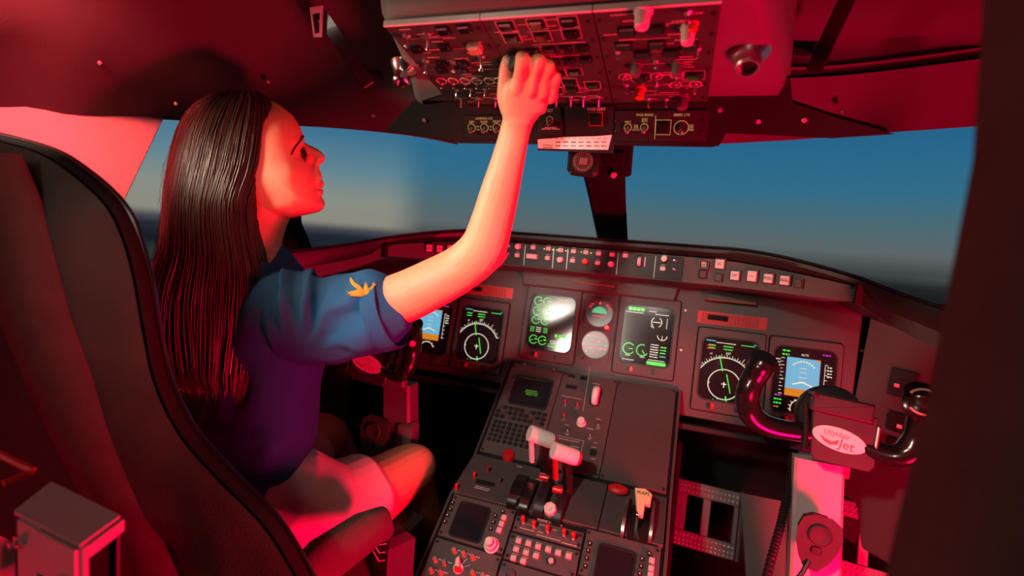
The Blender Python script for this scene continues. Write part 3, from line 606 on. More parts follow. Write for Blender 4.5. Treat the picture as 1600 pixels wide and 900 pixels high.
# --- middle unit
g = module(PU, 'radar_control_panel', 'grey control panel with ivory thumbwheel, ivory knob and small red lit toggles', 'control panel', -.073, .073, y_u+.012, -.004)
x, y = loc(g, PU, 931, 617, .012); part('thumbwheel', (1,), lambda b: b.lathe([(.002, -.008), (.021, -.008), (.025, -.004), (.025, .004), (.021, .008), (.002, .008)], 32), M_WHITE, g, T(x, y, .008, 0, 0, rad(90)))
part('wheel_slot', (2,), lambda b: b.slab(rrect(.026, .060, .012), 0, .0006), M_DARK, g, T(x, y, .004))
x, y = loc(g, PU, 908, 658, .012); knob(g, x, y, .0105, .016).matrix_basis @= T(0, 0, .003)
for u, v in ((883, 628), (902, 632), (881, 649), (887, 672), (935, 663), (922, 679)):
    x, y = loc(g, PU, u, v, .01); o = toggle(g, x, y, .014, .0024, M_REDP if v < 652 else M_CHROME, 10); part('ring', (1,), lambda b: b.lathe([(.0065, .003), (.0065, .005), (.004, .0055)], 14), M_STEEL, g, T(x, y-.004))
x, y = loc(g, PU, 927, 708); key(g, x, y, .014, .014, .007, M_DARK).matrix_basis @= T(0, 0, .002)
for u, v, ww, hh in ((893, 588, .020, .009), (912, 591, .018, .012), (893, 605, .03, .012)): x, y = loc(g, PU, u, v); q = MB(); q.slab(rrect(ww, hh, .001), .0, .006, .001); q.build('annunciator', M_DARK, g, T(x, y))
q = MB()
for u0, v0, u1, v1 in ((868, 680, 912, 689), (912, 689, 905, 716), (868, 680, 866, 690), (922, 563+10, 911, 642), (877, 618, 908, 624)): line(q, loc(g, PU, u0, v0), loc(g, PU, u1, v1), .0009, .0042)
for i, (u, v, ww) in enumerate(((889, 688, .05), (878, 695, .02), (898, 698, .02), (935, 655, .012), (886, 664, .010), (922, 670, .018), (931, 692, .008), (928, 699, .012), (927, 717, .010), (932, 600, .02))): x, y = loc(g, PU, u, v); dashes(q, x, y, ww, .0026, .0042, seed=i)
q.build('legend', M_LEG, g, smooth=0)
# --- blank right unit
g = module(PU, 'blank_panel', 'plain blank grey panel filling the upper right of the pedestal', 'panel', .073, .219, y_u+.012, -.004, M_PANEL)
# --- throttle quadrant
qd = module(PQ, 'throttle_quadrant', 'throttle quadrant with two big ivory cylinder thrust lever handles', 'throttle', -.226, .095, .0, QL+.004, M_PED, screws=False)
def QP(u, v, d): return qd.matrix_world.inverted() @ P(u, v, d)
Qd = lambda u, v: (lambda a: (CAM-(PQ.M @ V((a.x, a.y, 0)))).length)(PQ.at(u, v))
def dep(fr, u, v, h=0): a = fr.at(u, v, h); return (fr.M @ V((a.x, a.y, h))-CAM) @ FW
bpy.context.view_layer.update()
h1 = dep(PQ, 848, 735)-.075; h2 = dep(PQ, 885, 758)-.075
for (ua, va, ub, vb, hh, armtop, armbot, nm) in ((827, 676, 862, 689, h1, (848, 690), (852, 752), 1), (864, 703, 900, 715, h2, (884, 716), (888, 775), 2)):
    A = QP(ua, va, hh); B = QP(ub, vb, hh+.012); Lx = (B-A).normalized()
    lv = link('thrust_lever', None, qd)
    q = MB(); q.tube([A-Lx*.001, A, A+Lx*.002, A+(B-A)*.9, B, B+Lx*.001], [.010, .0165, .0175, .0175, .0165, .010], 24); q.build('handle', M_WHITE, lv)
    q = MB(); q.tube([B-Lx*.0005, B+Lx*.006], .0155, 20); q.build('red_button', M_REDP, lv)
    q = MB(); p1 = QP(*armtop, hh+.004); p2 = QP(*armbot, dep(PQ, *armbot)); q.tube([p1, p1.lerp(p2, .5)+V((0, 0, .006)), p2], [(.007, .011)]*3, 4, ref=(0, 1, 0)); q.build('arm', M_GLOSS, lv)
    q = MB(); p1 = QP(ua+3, va+12, hh+.006); p2 = QP(ua+4, va+46, hh+.04); q.tube([p1, p2], [(.006, .0035)]*2, 4, ref=(1, 0, 0))
    q.build('reverser_lever', M_WHITE if nm == 1 else M_REDP, lv)
lv2 = [o for o in bpy.data.objects if o.name.startswith('thrust_lever')]
for o in lv2: o.empty_display_size = .02
# curved slot covers, labels, latch
for (u, v, w2, nm, mm) in ((809, 760, .020, 0, M_GLOSS), (826, 768, .018, 0, M_GLOSS), (850, 770, .020, 0, M_DARK), (877, 782, .018, 0, M_DARK)):
    x, y = loc(qd, PQ, u, v, .02); q = MB()
    rows = [[(x-w2/2, y+.05*sin(rad(a))-.0, .030*cos(rad(a))), (x+w2/2, y+.05*sin(rad(a)), .030*cos(rad(a)))] for a in range(-90, 91, 15)]
    q.grid(rows); q.grid([[(x-w2/2, r[0][1], 0), r[0]] for r in rows]); q.grid([[r[1], (x+w2/2, r[0][1], 0)] for r in rows]); q.build('slot_cover', mm, qd)
for (u, v) in ((850, 744), (871, 763)): x, y = loc(qd, PQ, u, v, .035); q = MB(); q.slab(rrect(.022, .011, .002), .026, .037, .002); q.build('latch_flag', M_REDP, qd, T(x, y))
for (u, v) in ((804, 763), (822, 772)): x, y = loc(qd, PQ, u, v, .02); q = MB(); q.slab(rrect(.015, .008, .002), .010, .0215, .002); q.build('idle_stop', M_STEEL, qd, T(x, y))
x, y = loc(qd, PQ, 862, 786, .03); q = MB(); q.lathe([(.013, 0), (.0135, .028), (.0115, .031), (.0085, .0312), (.0085, .028)], 8); q.build('friction_knob', M_WHITE, qd, T(x, y, .004, 0, rad(28)))
q = MB()
for i, (u, v, ww, rr) in enumerate(((754, 762, .035, 2), (809, 775, .03, 2), (848, 756, .012, 1), (842, 766, .014, 1), (812, 745, .012, 1))): x, y = loc(qd, PQ, u, v, .004); dashes(q, x, y, ww, .0028, .0042 if i < 2 else .033, rows=rr, seed=i+40)
q.build('legend', M_LEG, qd, smooth=0)
text(qd, 'THRUST LEVER', *loc(qd, PQ, 810, 777), .0044, .0055)
for u, v in ((762, 735), (740, 744), (780, 752), (712, 762)): x, y = loc(qd, PQ, u, v, .012); toggle(qd, x, y, .020, .0026, M_CHROME if u == 780 else M_REDP, 15, name='selector')
x, y = loc(qd, PQ, 758, 755); q = MB(); q.slab(rrect(.045, .014, .002), .0, .0055, .001); q.build('readout_window', M_GLASS, qd, T(x, y))
x, y = loc(qd, PQ, 795, 715); part('side_knob', (1,), lambda b: b.lathe([(.014, 0), (.016, .01), (.012, .02)], 18), M_REDP, qd, T(x, y, .0))
# --- flap lever unit
fu = module(PQ, 'flap_lever_unit', 'flap selector unit with cream FLAPS handle between two curved rails', 'lever unit', .095, .222, .0, QL+.004, M_PED, screws=False)
def floc(u, v, h=.004): return loc(fu, PQ, u, v, h)
for (u, v) in ((977, 805), (1019, 812)):
    x, y = floc(u, v, .012); q = MB(); rows = [[(x+dx, y+.052*sin(rad(a)), .004+(.028+dz)*cos(rad(a))) for dx, dz in ((-.003, -.028), (-.003, 0), (.003, 0), (.003, -.028))] for a in range(-90, 91, 15)]; q.grid(rows, True); q.build('rail', M_STEEL, fu)
x, y = floc(1000, 815, .01); q = MB(); q.slab(rrect(.042, .09, .004), 0, .0055); q.build('slot_plate', M_DARK, fu, T(x, y))
x, y = floc(1003, 782, .05); q = MB(); q.slab([(-.017, .024), (-.006, -.032), (.006, -.033), (.007, -.006), (.017, -.006), (.018, .018), (.004, .027)], -.006, .006, .0015)
fh = q.build('flap_handle', mat('cream_plastic', (.78, .66, .36), .4, var=.04), fu, T(x, y, .048, 0, rad(14))); link('legend', text_mesh('FLAPS', .0092, M_MATTE), fh, T(.001, .014, .0062))
q = MB(); q.box((x-.005, y-.030, .024), (.005, .012, .045), .001); q.build('flap_arm', M_CHROME, fu)
x, y = floc(966, 762, .02); q = MB(); q.lathe([(.003, 0), (.013, .001), (.0175, .005), (.0175, .010), (.012, .015), (.003, .0165)], 28, Matrix.Diagonal((1.25, .72, 1, 1))); q.build('spoiler_knob', M_REDP, fu, T(x, y, .008))
q = MB()
for (cu, a0) in (((949, 740), 100), ((991, 746), 60)): x, y = floc(*cu); arc(q, x, y-.012, .014, a0-35, a0+35, .005, .0044, 10)
x, y = floc(971, 741); dashes(q, x, y, .022, .004, .0044, seed=9); q.build('legend', M_LEG, fu, smooth=0)
# --- lower pedestal units
def z8(x, y): return (660+x/5.333, 740+y/5.333)
yb = PL.at(*z8(105, 515)).y
def radio(g, pts_l, pts_r, pink, scr_c, fr=PL):
    for p in pts_l+pts_r: x, y = loc(g, fr, *p, .007); key(g, x, y, .0075, .0075, .0065, M_DARK, False, 'line_key').matrix_basis @= T(0, 0, .003); part('key_dot', (1,), lambda b: b.lathe([(.0014, 0), (.0014, .0101), (.0005, .0105)], 8), M_WHITE, g, T(x, y))
    for p in pink: x, y = loc(g, fr, *p, .007); key(g, x, y, .0105, .0105, .0065, M_KEY, False, 'tuning_key').matrix_basis @= T(0, 0, .003)
    x, y = scr_c; q = MB(); q.frame(rrect(.072, .076, .009, 4), rrect(.066, .070, .008, 4), .003, .007); q.build('screen_bezel', M_DARK, g, T(x, y)); q = MB(); q.slab(rrect(.066, .070, .008, 4), .003, .0045); q.build('screen', M_GLASS, g, T(x, y))
g = module(PL, 'radio_tuning_unit', 'radio tuning unit with blank black screen and stacked red knob, lower left of pedestal', 'radio', -.219, -.074, yb, -.002)
radio(g, [z8(252, 245), z8(233, 297), z8(210, 347), z8(188, 400)], [z8(670, 318), z8(608, 352), z8(590, 404), z8(570, 458)], [z8(678, 365), z8(658, 418), z8(638, 470)], loc(g, PL, *z8(397, 402)))
x, y = loc(g, PL, *z8(577, 600)); q = MB(); q.lathe([(.0155, 0), (.0155, .004), (.013, .005), (.012, .016), (.0085, .018), (.008, .030), (.006, .032)], 20); q.build('tuning_knob', M_WHITE, g, T(x, y, .004, 0, rad(6))); q = MB(); q.lathe([(.0128, 0), (.0123, .009), (.0100, .0092)], 20); q.build('knob_ring', M_REDP, g, T(x, y, .0095, 0, rad(6)))
g = module(PL, 'audio_panel', 'audio panel with ring of small brown knobs and ivory pointer selector, bottom left', 'audio panel', -.219, -.074, yb-.125, yb-.003)
for p in ((262, 635), (340, 662), (415, 690), (103, 710), (180, 735), (68, 800), (145, 820), (415, 820), (500, 845)):
    x, y = loc(g, PL, *z8(*p), .012); o = knob(g, x, y, .0052, .012, mat('brown_knob', (.35, .16, .12), .4)); o.name = 'volume_knob'; o.matrix_basis @= T(0, 0, .003)
    q = MB(); dashes(q, x+.009, y+.004, .010, .0025, .0043, seed=int(p[0])); q.build('legend', M_LEG, g, smooth=0)
x, y = loc(g, PL, *z8(300, 790)); q = MB(); q.lathe([(.0105, 0), (.010, .004), (.008, .005)], 20); q.build('selector_base', M_WHITE, g, T(x, y, .004)); q = MB(); q.slab([(-.005, -.008), (.005, -.008), (.004, .012), (0, .016), (-.004, .012)], 0, .014, .002); q.build('selector_pointer', M_WHITE, g, T(x, y, .008, rad(15))); q = MB(); q.box((.002, -.007, .012), (.010, .006, .014), .001); q.build('selector_tip', M_REDP, g, T(x, y, .008, rad(15)))
q = MB(); [line(q, (x+.012*cos(a), y+.012*sin(a)), (x+.024*cos(a), y+.024*sin(a)), .0012, .0043) for a in (rad(30), rad(65), rad(110))]; q.build('selector_marks', M_LEG, g, smooth=0)
ye = PL.at(*z8(770, 490)).y
g = module(PL, 'engine_control_panel', 'engine control panel, a row of five chrome toggles with red shafts', 'switch panel', -.072, .072, ye, -.012)
for p in ((842, 418), (930, 455), (1042, 492), (1180, 525), (1258, 552)):
    x, y = loc(g, PL, *z8(*p), .004); o = part('toggle_switch', ('e',), lambda b: b.lathe([(.0026, .004), (.003, .014), (.0042, .020), (.004, .026), (.002, .027)], 12), M_REDP, g, T(x, y, .003, 0, rad(-8))); part('collar', (1,), lambda b: b.lathe([(.0055, 0), (.0055, .003), (.0035, .007)], 14), M_CHROME, g, T(x, y, .004))
text(g, 'ENGINE CONTROL', *loc(g, PL, *z8(1062, 408)), .0044, .0062)
q = MB()
for i, (a, b_, ww) in enumerate(((870, 465, .03), (1050, 535, .05), (890, 425, .01), (1000, 430, .012), (1100, 470, .012), (1220, 590, .03), (985, 490, .01))): x, y = loc(g, PL, *z8(a, b_)); dashes(q, x, y, ww, .002, .0043, seed=i)
q.build('legend', M_LEG, g, smooth=0)
yf = PL.at(*z8(740, 735)).y
g = module(PL, 'keyed_control_panel', 'control panel with three rows of pale square keys, centre of lower pedestal', 'keypad', -.072, .072, yf, ye-.002)
for p in ((800, 557), (882, 580), (963, 605), (1047, 630), (1130, 657), (1217, 685), (780, 628), (862, 655), (945, 682), (757, 700), (838, 727), (922, 755), (1006, 782), (1092, 812), (1180, 838)):
    x, y = loc(g, PL, *z8(*p), .009)
    if y < (yf-g['cy'])+.004: continue
    key(g, x, y, .0115, .0095, .007, M_KEY).matrix_basis @= T(0, 0, .003)
    q = MB(); dashes(q, x, y+.0085, .012, .0018, .0043, seed=int(p[0])); q.build('legend', M_LEG, g, smooth=0)
x, y = loc(g, PL, *z8(1070, 720), .01); part('round_button', (1,), lambda b: b.lathe([(.0055, 0), (.0055, .009), (.004, .010)], 16), M_KEY, g, T(x, y)); part('round_frame', (1,), lambda b: b.lathe([(.009, 0), (.009, .0055), (.007, .006)], 18), M_DARK, g, T(x, y))
g = module(PL, 'test_switch_panel', 'strip of switches at the bottom edge, below the pale square keys', 'switch panel', -.072, .072, yf-.07, yf-.002)
x, y = loc(g, PL, *z8(735, 830), .01); knob(g, x, y, .010, .012, M_PANEL)
text(g, 'CARGO', .015, .018, .0044, .006)
for i in range(3): toggle(g, -.01+i*.024, .0, .016, .0026, M_CHROME, 10)
def z7(x, y): return (840+x/4.5, 700+y/4.5)
g = module(PL, 'radio_tuning_unit', 'radio tuning unit with blank black screen, lower right of the pedestal by its edge', 'radio', .074, .219, yb+.004, -.002)
radio(g, [z7(367, 672), z7(356, 722), z7(345, 775), z7(335, 830)], [z7(785, 743), z7(733, 780), z7(727, 832), z7(718, 885)], [z7(803, 792), z7(798, 848), z7(793, 895)], tuple(V(loc(g, PL, *z7(545, 810)))+V((0, -.008))))
g = module(PL, 'audio_panel', 'plain unit at the very bottom right of the pedestal', 'audio panel', .074, .219, yb-.12, yb+.001)

# ================================================================== OVERHEAD PANEL
to = rad(11.7); OH = Fr((0, -.571, 1.308), (1, 0, 0), (0, -cos(to), sin(to)))
con = thing('overhead_console', 'rounded grey overhead console housing the switch panels, hanging from the ceiling', 'console', OH.M)
pts = [(655, 180), (640, 160), (632, 128), (572, 34)]
L_ = [tuple(OH.at(*p, -.006)) for p in pts]; R0 = [tuple(OH.at(*p, -.006)) for p in ((1232, 159), (1232, 123), (1212, 8))]
aft = .232
poly = [(L_[0][0], -.022), (R0[0][0], -.022), R0[1], (R0[2][0], aft-.03), (R0[2][0]-.03, aft), (L_[3][0]+.04, aft), (L_[3][0]+.012, aft-.02), L_[2], L_[1]]
def rounded(poly, c0, n=6):
    return poly
q = MB(); rings = []
base = [V(p) for p in poly]
for i, (c, z) in enumerate(((0, -.20), (0, -.05), (.001, -.04), (.006, -.022), (.014, -.011), (.024, -.0065))): rings.append([(x, y, z) for x, y in inset(poly, c)] if c else [(x, y, z) for x, y in poly])
q.grid(rings, True); n_ = len(poly); q.f.append(tuple(range(5*n_, 6*n_))); q.build('housing', M_HOUSE, con, smooth=60)
def ohl(p, h=.0): return OH.at(*p, h)
tl, d1, d2, tr = ohl((600.8, 41.6)), ohl((748.7, 30)), ohl((925, 12.4)), ohl((1128.7, 5)); fb = .002
XD = [-.209, -.070, .070, .209]; TOPB = .213
GR = 'three switch panels of the overhead console'
ohp = []
for i, lab in enumerate(('left overhead switch panel with long bright chrome toggles', 'middle overhead switch panel with rows of square black buttons, behind the hand', 'right overhead switch panel with ivory and grey round knobs')):
    g = thing('overhead_switch_panel', lab, 'switch panel', OH.m((XD[i]+XD[i+1])/2, TOPB/2, 0), None)
    w = XD[i+1]-XD[i]-.0016; q = MB()
    q.slab(rrect(w, TOPB, .002, 2), -.008, .001, .0006); q.build('face_plate', M_OVER, g)
    q = MB(); q.box((0, TOPB/2+.0008, -.002), (w, .003, .008), .0006); q.build('edge_highlight', mat('painted_highlight', (.75, .73, .68), .5), g)  # white light caught on the aft edge, painted as a pale strip
    for k in range(6):
        for s_ in (-1, 1): screw(g, s_*(w/2-.006), -TOPB/2+.012+k*.037).matrix_basis @= T(0, 0, .001)
    g['cx'] = (XD[i]+XD[i+1])/2; g['cy'] = TOPB/2; ohp.append(g)
def oa(i, u, v, h=.001): a = OH.at(u, v, h); return a.x-ohp[i]['cx'], a.y-ohp[i]['cy']
def otog(i, u0, v0, u1, v1, r=.0022, big=False, m=None):
    """overhead toggle given its pivot and tip in the photo; it hangs down and leans"""
    x, y = oa(i, u0, v0, .002); L = .022 if big else .0125
    a2 = oa(i, u1, v1, L*.85); tip = V((a2[0], a2[1], L*.85)); b0 = V((x, y, .001))
    d = tip-b0; d = d.normalized()*min(d.length, L*1.6); rz = V((0, 0, 1)).rotation_difference(d).to_matrix().to_4x4()
    Lr = round(d.length, 3)
    part('toggle_switch', (Lr, round(r, 4), 'o'), lambda b: b.lathe([(r*.6, 0), (r*.6, Lr*.25), (r*.8, Lr*.7), (r*1.25, Lr*.88), (r*1.1, Lr*.97), (r*.5, Lr)], 10), m or M_CHROME, ohp[i], Matrix.Translation(b0) @ rz)
    part('collar', (round(r, 4), 'o'), lambda b: b.lathe([(r*1.9, 0), (r*1.9, .0016), (r*1.3, .0028)], 10), M_STEEL, ohp[i], T(x, y, .001))
def okey(i, u, v, w=.0155, h=.0125, m=None, outline=True, topl=False):
    x, y = oa(i, u, v); key(ohp[i], x, y, w, h, .0045, m or M_GLOSS).matrix_basis @= T(0, 0, .001)
    if outline: part('outline', (round(w, 4), round(h, 4)), lambda b: b.frame(rrect(w+.009, h+.008), rrect(w+.0080, h+.0070), 0, .0012), M_LEG, ohp[i], T(x, y, .0005))
    if topl: part('cap_edge', (round(w, 4),), lambda b: b.box((0, h/2, .004), (w*.9, .0015, .002), .0003), M_STEEL, ohp[i], T(x, y, .001))
for a in ((635.7, 57, 633, 75), (667, 54, 669, 80), (665.6, 96, 665, 116), (709, 98, 708, 114), (752, 89, 751.5, 112)): otog(0, *a, r=.0030, big=True)
for a in ((651, 76), (695, 73), (690, 98), (722, 98), (690, 108), (722, 108)): okey(0, *a, outline=False)
for a in ((693, 46.5), (726, 44)): okey(0, *a, outline=False, topl=True)
x, y = oa(0, 742.6, 71); q = MB(); q.slab(rrect(.019, .016, .002), 0, .011, .003); q.build('switch_guard', mat('amber_guard', (.45, .36, .22), .3, coat=.4), ohp[0], T(x, y, .001))
for k, u in enumerate((690, 708, 727, 745, 764.6, 780)):
    x, y = oa(0, u, 126); part('dial_ring', (1,), lambda b: b.frame(circ(.0085, 20), circ(.0075, 20), 0, .0014), M_LEG, ohp[0], T(x, y, .001)); otog(0, u, 131, u, 139.5, .0017)
for u in (713.5, 735.5, 758, 780.5): otog(0, u, 140, u-.5, 152, .0018)
for u in (720, 747.5, 774): otog(0, u, 154, u, 168, .0018)
for u in (869.5, 892, 911.6, 935.6): otog(1, u, 152, u-.5, 167.5, .0018)
for a in ((790.7, 40.3), (838.6, 37), (888, 33.7)): okey(1, *a, topl=True)
for a in ((800, 58.7), (846.5, 56), (892.8, 52)): okey(1, *a)
for a in ((858.5, 77), (883.7, 75), (910, 73.3), (833, 79), (864.7, 95.4), (890, 93.4), (915.5, 92.4), (838, 97), (872, 114), (897, 111.7), (890, 128), (894, 138.6), (926, 132.5), (868, 141), (845, 116)): okey(1, *a, w=.0145, h=.011, outline=a[1] > 110)
def oknob(u, v, r, h, m, lean=12):
    x, y = oa(2, u, v, h*.5); o = knob(ohp[2], x, y, r, h, m); o.matrix_basis = T(x, y, .001, 0, 0); 
    return o
M_KN = mat('worn_ivory_knob', (.55, .48, .45), .5, var=.2, bscale=600)
oknob(1004, 29, .0095, .020, M_WHITE); oknob(1075, 54, .0085, .020, M_WHITE); oknob(994, 109, .0075, .016, M_HOUSE); oknob(1058, 108, .0075, .016, M_HOUSE); oknob(1000, 145, .0075, .015, M_REDP); oknob(1066.5, 160, .009, .017, M_HOUSE); oknob(1082, 42, .006, .010, M_REDP)
for a in ((979.6, 47.7, 1), (1024.8, 44, 0), (975, 71, 1), (1026.5, 68.5, 1), (1004, 83, 0), (1049, 80.7, 0), (1077, 71, 1), (1084.7, 117, 0), (1001.6, 120, 0)): okey(2, a[0], a[1], .018, .0135, outline=a[1] > 110, topl=bool(a[2]))
otog(2, 1075, 20, 1074.5, 38, r=.0026, big=True)
for a in ((965, 82, 966, 94), (1091.5, 77, 1090.5, 91), (1024.8, 97, 1025, 107.5), (976, 119, 976, 132), (1004.6, 124, 1004.6, 132), (1025.6, 119, 1025.6, 132), (1057.3, 120, 1057.3, 132), (978.8, 134, 979, 147), (1024.8, 134, 1025, 147), (1055.5, 133, 1055, 148), (1086.4, 132, 1085, 148), (1013, 155, 1013.5, 169), (1041, 156, 1041, 168)): otog(2, *a, r=.0019)
for a in ((976, 119), (1025.6, 118), (1057.3, 117), (1086.4, 131), (1055, 132)): x, y = oa(2, *a); part('dial_ring', (1,), None, M_LEG, ohp[2], T(x, y, .001))
# engraved lines and print on the three plates
Rn = random.Random(4)
for i in range(3):
    q = MB(); w = XD[i+1]-XD[i]
    for k in range(34):
        x = Rn.uniform(-w/2+.022, w/2-.022); y = -TOPB/2+.010+k*.0059; dashes(q, x, y, Rn.uniform(.012, .035), .0022, .0012, seed=k+i*50)
    for k in range(7):
        y = -TOPB/2+.022+k*.027; x = Rn.uniform(-.015, .015); line(q, (x-.03, y), (x+.03, y), .0006, .0012)
    q.build('legend', mat('red_lit_legend', (.60, .42, .36), .5), ohp[i], smooth=0)
# front strip of the console
o_ = OH.M @ V((0, -.024, .004)); q_ = rad(30); SF = Fr(o_, (1, 0, 0), (0, -sin(q_), cos(q_)))
st = thing('overhead_front_strip', 'black lower front strip of the overhead console above the windshield', 'console', SF.M)
def sf(u, v, h=0): a = SF.at(u, v, h); return (a.x, a.y)
pl = [sf(705, 120), sf(705, 214), sf(714, 222), sf(1112, 228), sf(1122, 226), sf(1134, 206), sf(1300, 214), sf(1392, 209), sf(1300, 184), sf(1236, 162), sf(1232, 120)]
q = MB(); q.slab(list(reversed(pl)), -.03, 0, .002); q.build('strip_body', M_MATTE, st)
for u, v in ((1125, 172), (1185, 190), (1257, 188), (663, 188)): screw(st, *sf(u, v), .004, M_STEEL)
q = MB(); q.slab([sf(642, 160), sf(600, 204), sf(706, 221), sf(706, 150)], -.03, -.002, .002); q.build('strip_end', M_MATTE, st)
def z9(x, y): return (700+x/3.636, 150+y/3.636)
def sfx(p): a = SF.at(*p, .003); return a.x, a.y
def spanel(lab, u0, v0, u1, v1):
    a, c = V(sfx((u0, v0))), V(sfx((u1, v1))); m_ = (a+c)/2; g = thing('overhead_light_panel', lab, 'switch panel', SF.m(m_.x, m_.y, 0))
    q = MB(); q.slab(rrect(abs(c.x-a.x), abs(a.y-c.y), .002), -.002, .003, .0006); q.build('face_plate', M_DARK, g); g['cx'] = m_.x; g['cy'] = m_.y; return g
def sl(g, p): x, y = sfx(p); return x-g['cx'], y-g['cy']
def stog(g, p, ring=.0075, m=M_LEGA):
    x, y = sl(g, p); part('dial_ring', (round(ring, 4), 's'), lambda b: b.frame(circ(ring, 22), circ(ring-.0009, 22), 0, .0036), m, g, T(x, y)); part('toggle_switch', ('s',), lambda b: b.lathe([(.0022, 0), (.0028, .006), (.0038, .010), (.0030, .013), (.001, .014)], 12), M_CHROME if ring > .01 else M_STEEL, g, T(x, y, .002, 0, rad(25)))
    return x, y
g = spanel('panel lettered LANDING LTS with three ringed toggles, left of the wrist', 722, 181, 806, 218)
for p in ((135, 180), (207, 180), (278, 178)): stog(g, z9(*p))
for s_, p in (('LANDING LTS', (203, 128)), ('LEFT', (135, 148)), ('NOSE', (205, 147)), ('RIGHT', (278, 145))): text(g, s_, *sl(g, z9(*p)), .0032, .0052, M_LEGA)
for p in ((171, 183), (243, 183)): text(g, 'OFF\n\nON', *sl(g, z9(*p)), .0032, .0034, M_LEGA)
g = spanel('small panel lettered ELT with one toggle, right of the wrist', 838, 167, 878, 212)
stog(g, z9(578, 135), .006, M_LEG); text(g, 'ELT', *sl(g, z9(580, 84)), .0032, .0062); text(g, 'FOR AVIATION\nEMERGENCY USE ONLY', *sl(g, z9(583, 184)), .0032, .0030)
g = spanel('PASS OXY panel with one square guarded button above the paper strip', 882, 166, 958, 212)
x, y = sl(g, z9(840, 130)); key(g, x, y, .015, .015, .006, M_GLOSS).matrix_basis @= T(0, 0, .003); part('outline', (.1,), lambda b: b.frame(rrect(.022, .022), rrect(.0205, .0205), 0, .004), M_REDP, g, T(x, y)); text(g, 'PASS OXY', *sl(g, z9(843, 75)), .0032, .0066)
g = spanel('panel lettered PASS SIGNS and EMER LTS at the right end of the strip', 961, 173, 1104, 222)
for p in ((1022, 178), (1115, 178)): stog(g, z9(*p), .0062)
stog(g, z9(1325, 180), .0112)
x, y = sl(g, z9(1222, 178)); key(g, x, y, .016, .016, .005, M_GLOSS).matrix_basis @= T(0, 0, .003); part('outline', (.2,), lambda b: b.frame(rrect(.0235, .0235), rrect(.0222, .0222), 0, .0036), M_LEGA, g, T(x, y))
q = MB(); line(q, sl(g, z9(1180, 110)), sl(g, z9(1174, 246)), .0008, .0032); q.build('divider_line', M_LEGA, g, smooth=0)
for s_, p, k in (('PASS SIGNS', (1118, 108), .0052), ('EMER LTS', (1328, 108), .0056), ('SMKG', (1022, 147), .0038), ('SEAT\nBLTS', (1118, 138), .0042), ('ON\nOFF\nAUTO', (1068, 180), .0042), ('ON\nOFF\nARM', (1380, 180), .0042)): text(g, s_, *sl(g, z9(*p)), .0032, k, M_LEGA)
for p in ((960, 148), (960, 205), (1445, 145), (1440, 208)): screw(g, *sl(g, z9(*p)), .004).matrix_basis @= T(0, 0, .003)
# paper strip in its holder
PF = Fr(ony(898, 226, -.575), (1, .0, 0), (0, -.35, 1))
g = thing('paper_strip', 'pink lit printed paper strip in a black holder under the overhead strip', 'paper', PF.M)
def pf(u, v): a = PF.at(u, v); return (a.x, a.y)
q = MB(); q.slab([pf(840, 235), pf(958, 240), pf(958, 212), pf(953, 214), pf(840, 226)], -.006, -.001); q.build('holder', M_DARK, g)
q = MB(); q.slab([pf(841, 232), pf(950, 234), pf(956, 211), pf(930, 213), pf(880, 214.5), pf(840, 218)], -.0008, 0); q.build('paper', mat('aged_paper', (.8, .72, .66), .8), g)
q = MB()
for i in range(7):
    a, c = pf(872+i*12, 222.0), pf(872+i*12, 228); dashes(q, a[0], a[1], .008, .0022, .0003, seed=i); dashes(q, c[0], c[1], .008, .0022, .0003, seed=i+9)
a = pf(856, 227); dashes(q, a[0], a[1], .016, .002, .0003, rows=2, seed=30)
for i in range(10): a = pf(860+i*9.5, 216.2); dashes(q, a[0], a[1], .006, .0014, .0003, seed=i+60)
q.build('print', M_MATTE, g, smooth=0)
# standby compass on the centre post
CF = Fr(P(911, 252, .93), (1, .05, 0), (0, -.1, 1))
g = thing('standby_compass', 'round standby compass in black box on top of the windshield centre post', 'compass', CF.M)
q = MB(); q.slab([(-.030, .020), (-.030, -.016), (-.022, -.026), (.020, -.029), (.030, -.020), (.030, .020)], -.03, .0, .004); q.build('case', M_DARK, g)
q = MB(); q.lathe([(.020, 0), (.020, .002), (.0185, .0022)], 30); dd = q.build('dial', M_PANEL, g)
q = MB()
for i in range(24): a = i*pi/12; line(q, (.0145*cos(a), .0145*sin(a)), (.0175*cos(a), .0175*sin(a)), .0008, .0024)
for i in range(-2, 3): line(q, (i*.003, -.006), (i*.003+.002, .006), .001, .0024)
q.build('dial_marks', M_LEG, dd, smooth=0)
for x in (-.022, .022): screw(g, x, -.021, .002, M_STEEL)
BF = Fr(P(960, 250, .96), (1, 0, 0), (0, -.2, 1))
g = thing('compass_bracket', 'dark bracket block right of the standby compass with a pink lamp below', 'bracket', BF.M)
q = MB(); q.slab(rrect(.060, .062, .003), -.04, 0, .003); q.build('block', M_MATTE, g); q = MB(); q.slab(rrect(.045, .026, .002), 0, .006, .002); q.build('cover_plate', M_DARK, g, T(-.004, .002))
q = MB(); q.lathe([(.004, 0), (.0062, .003), (.0058, .008), (.002, .011)], 16); q.build('lamp', M_WHITE, g, T(.001, -.026, .0, 0, rad(20)))
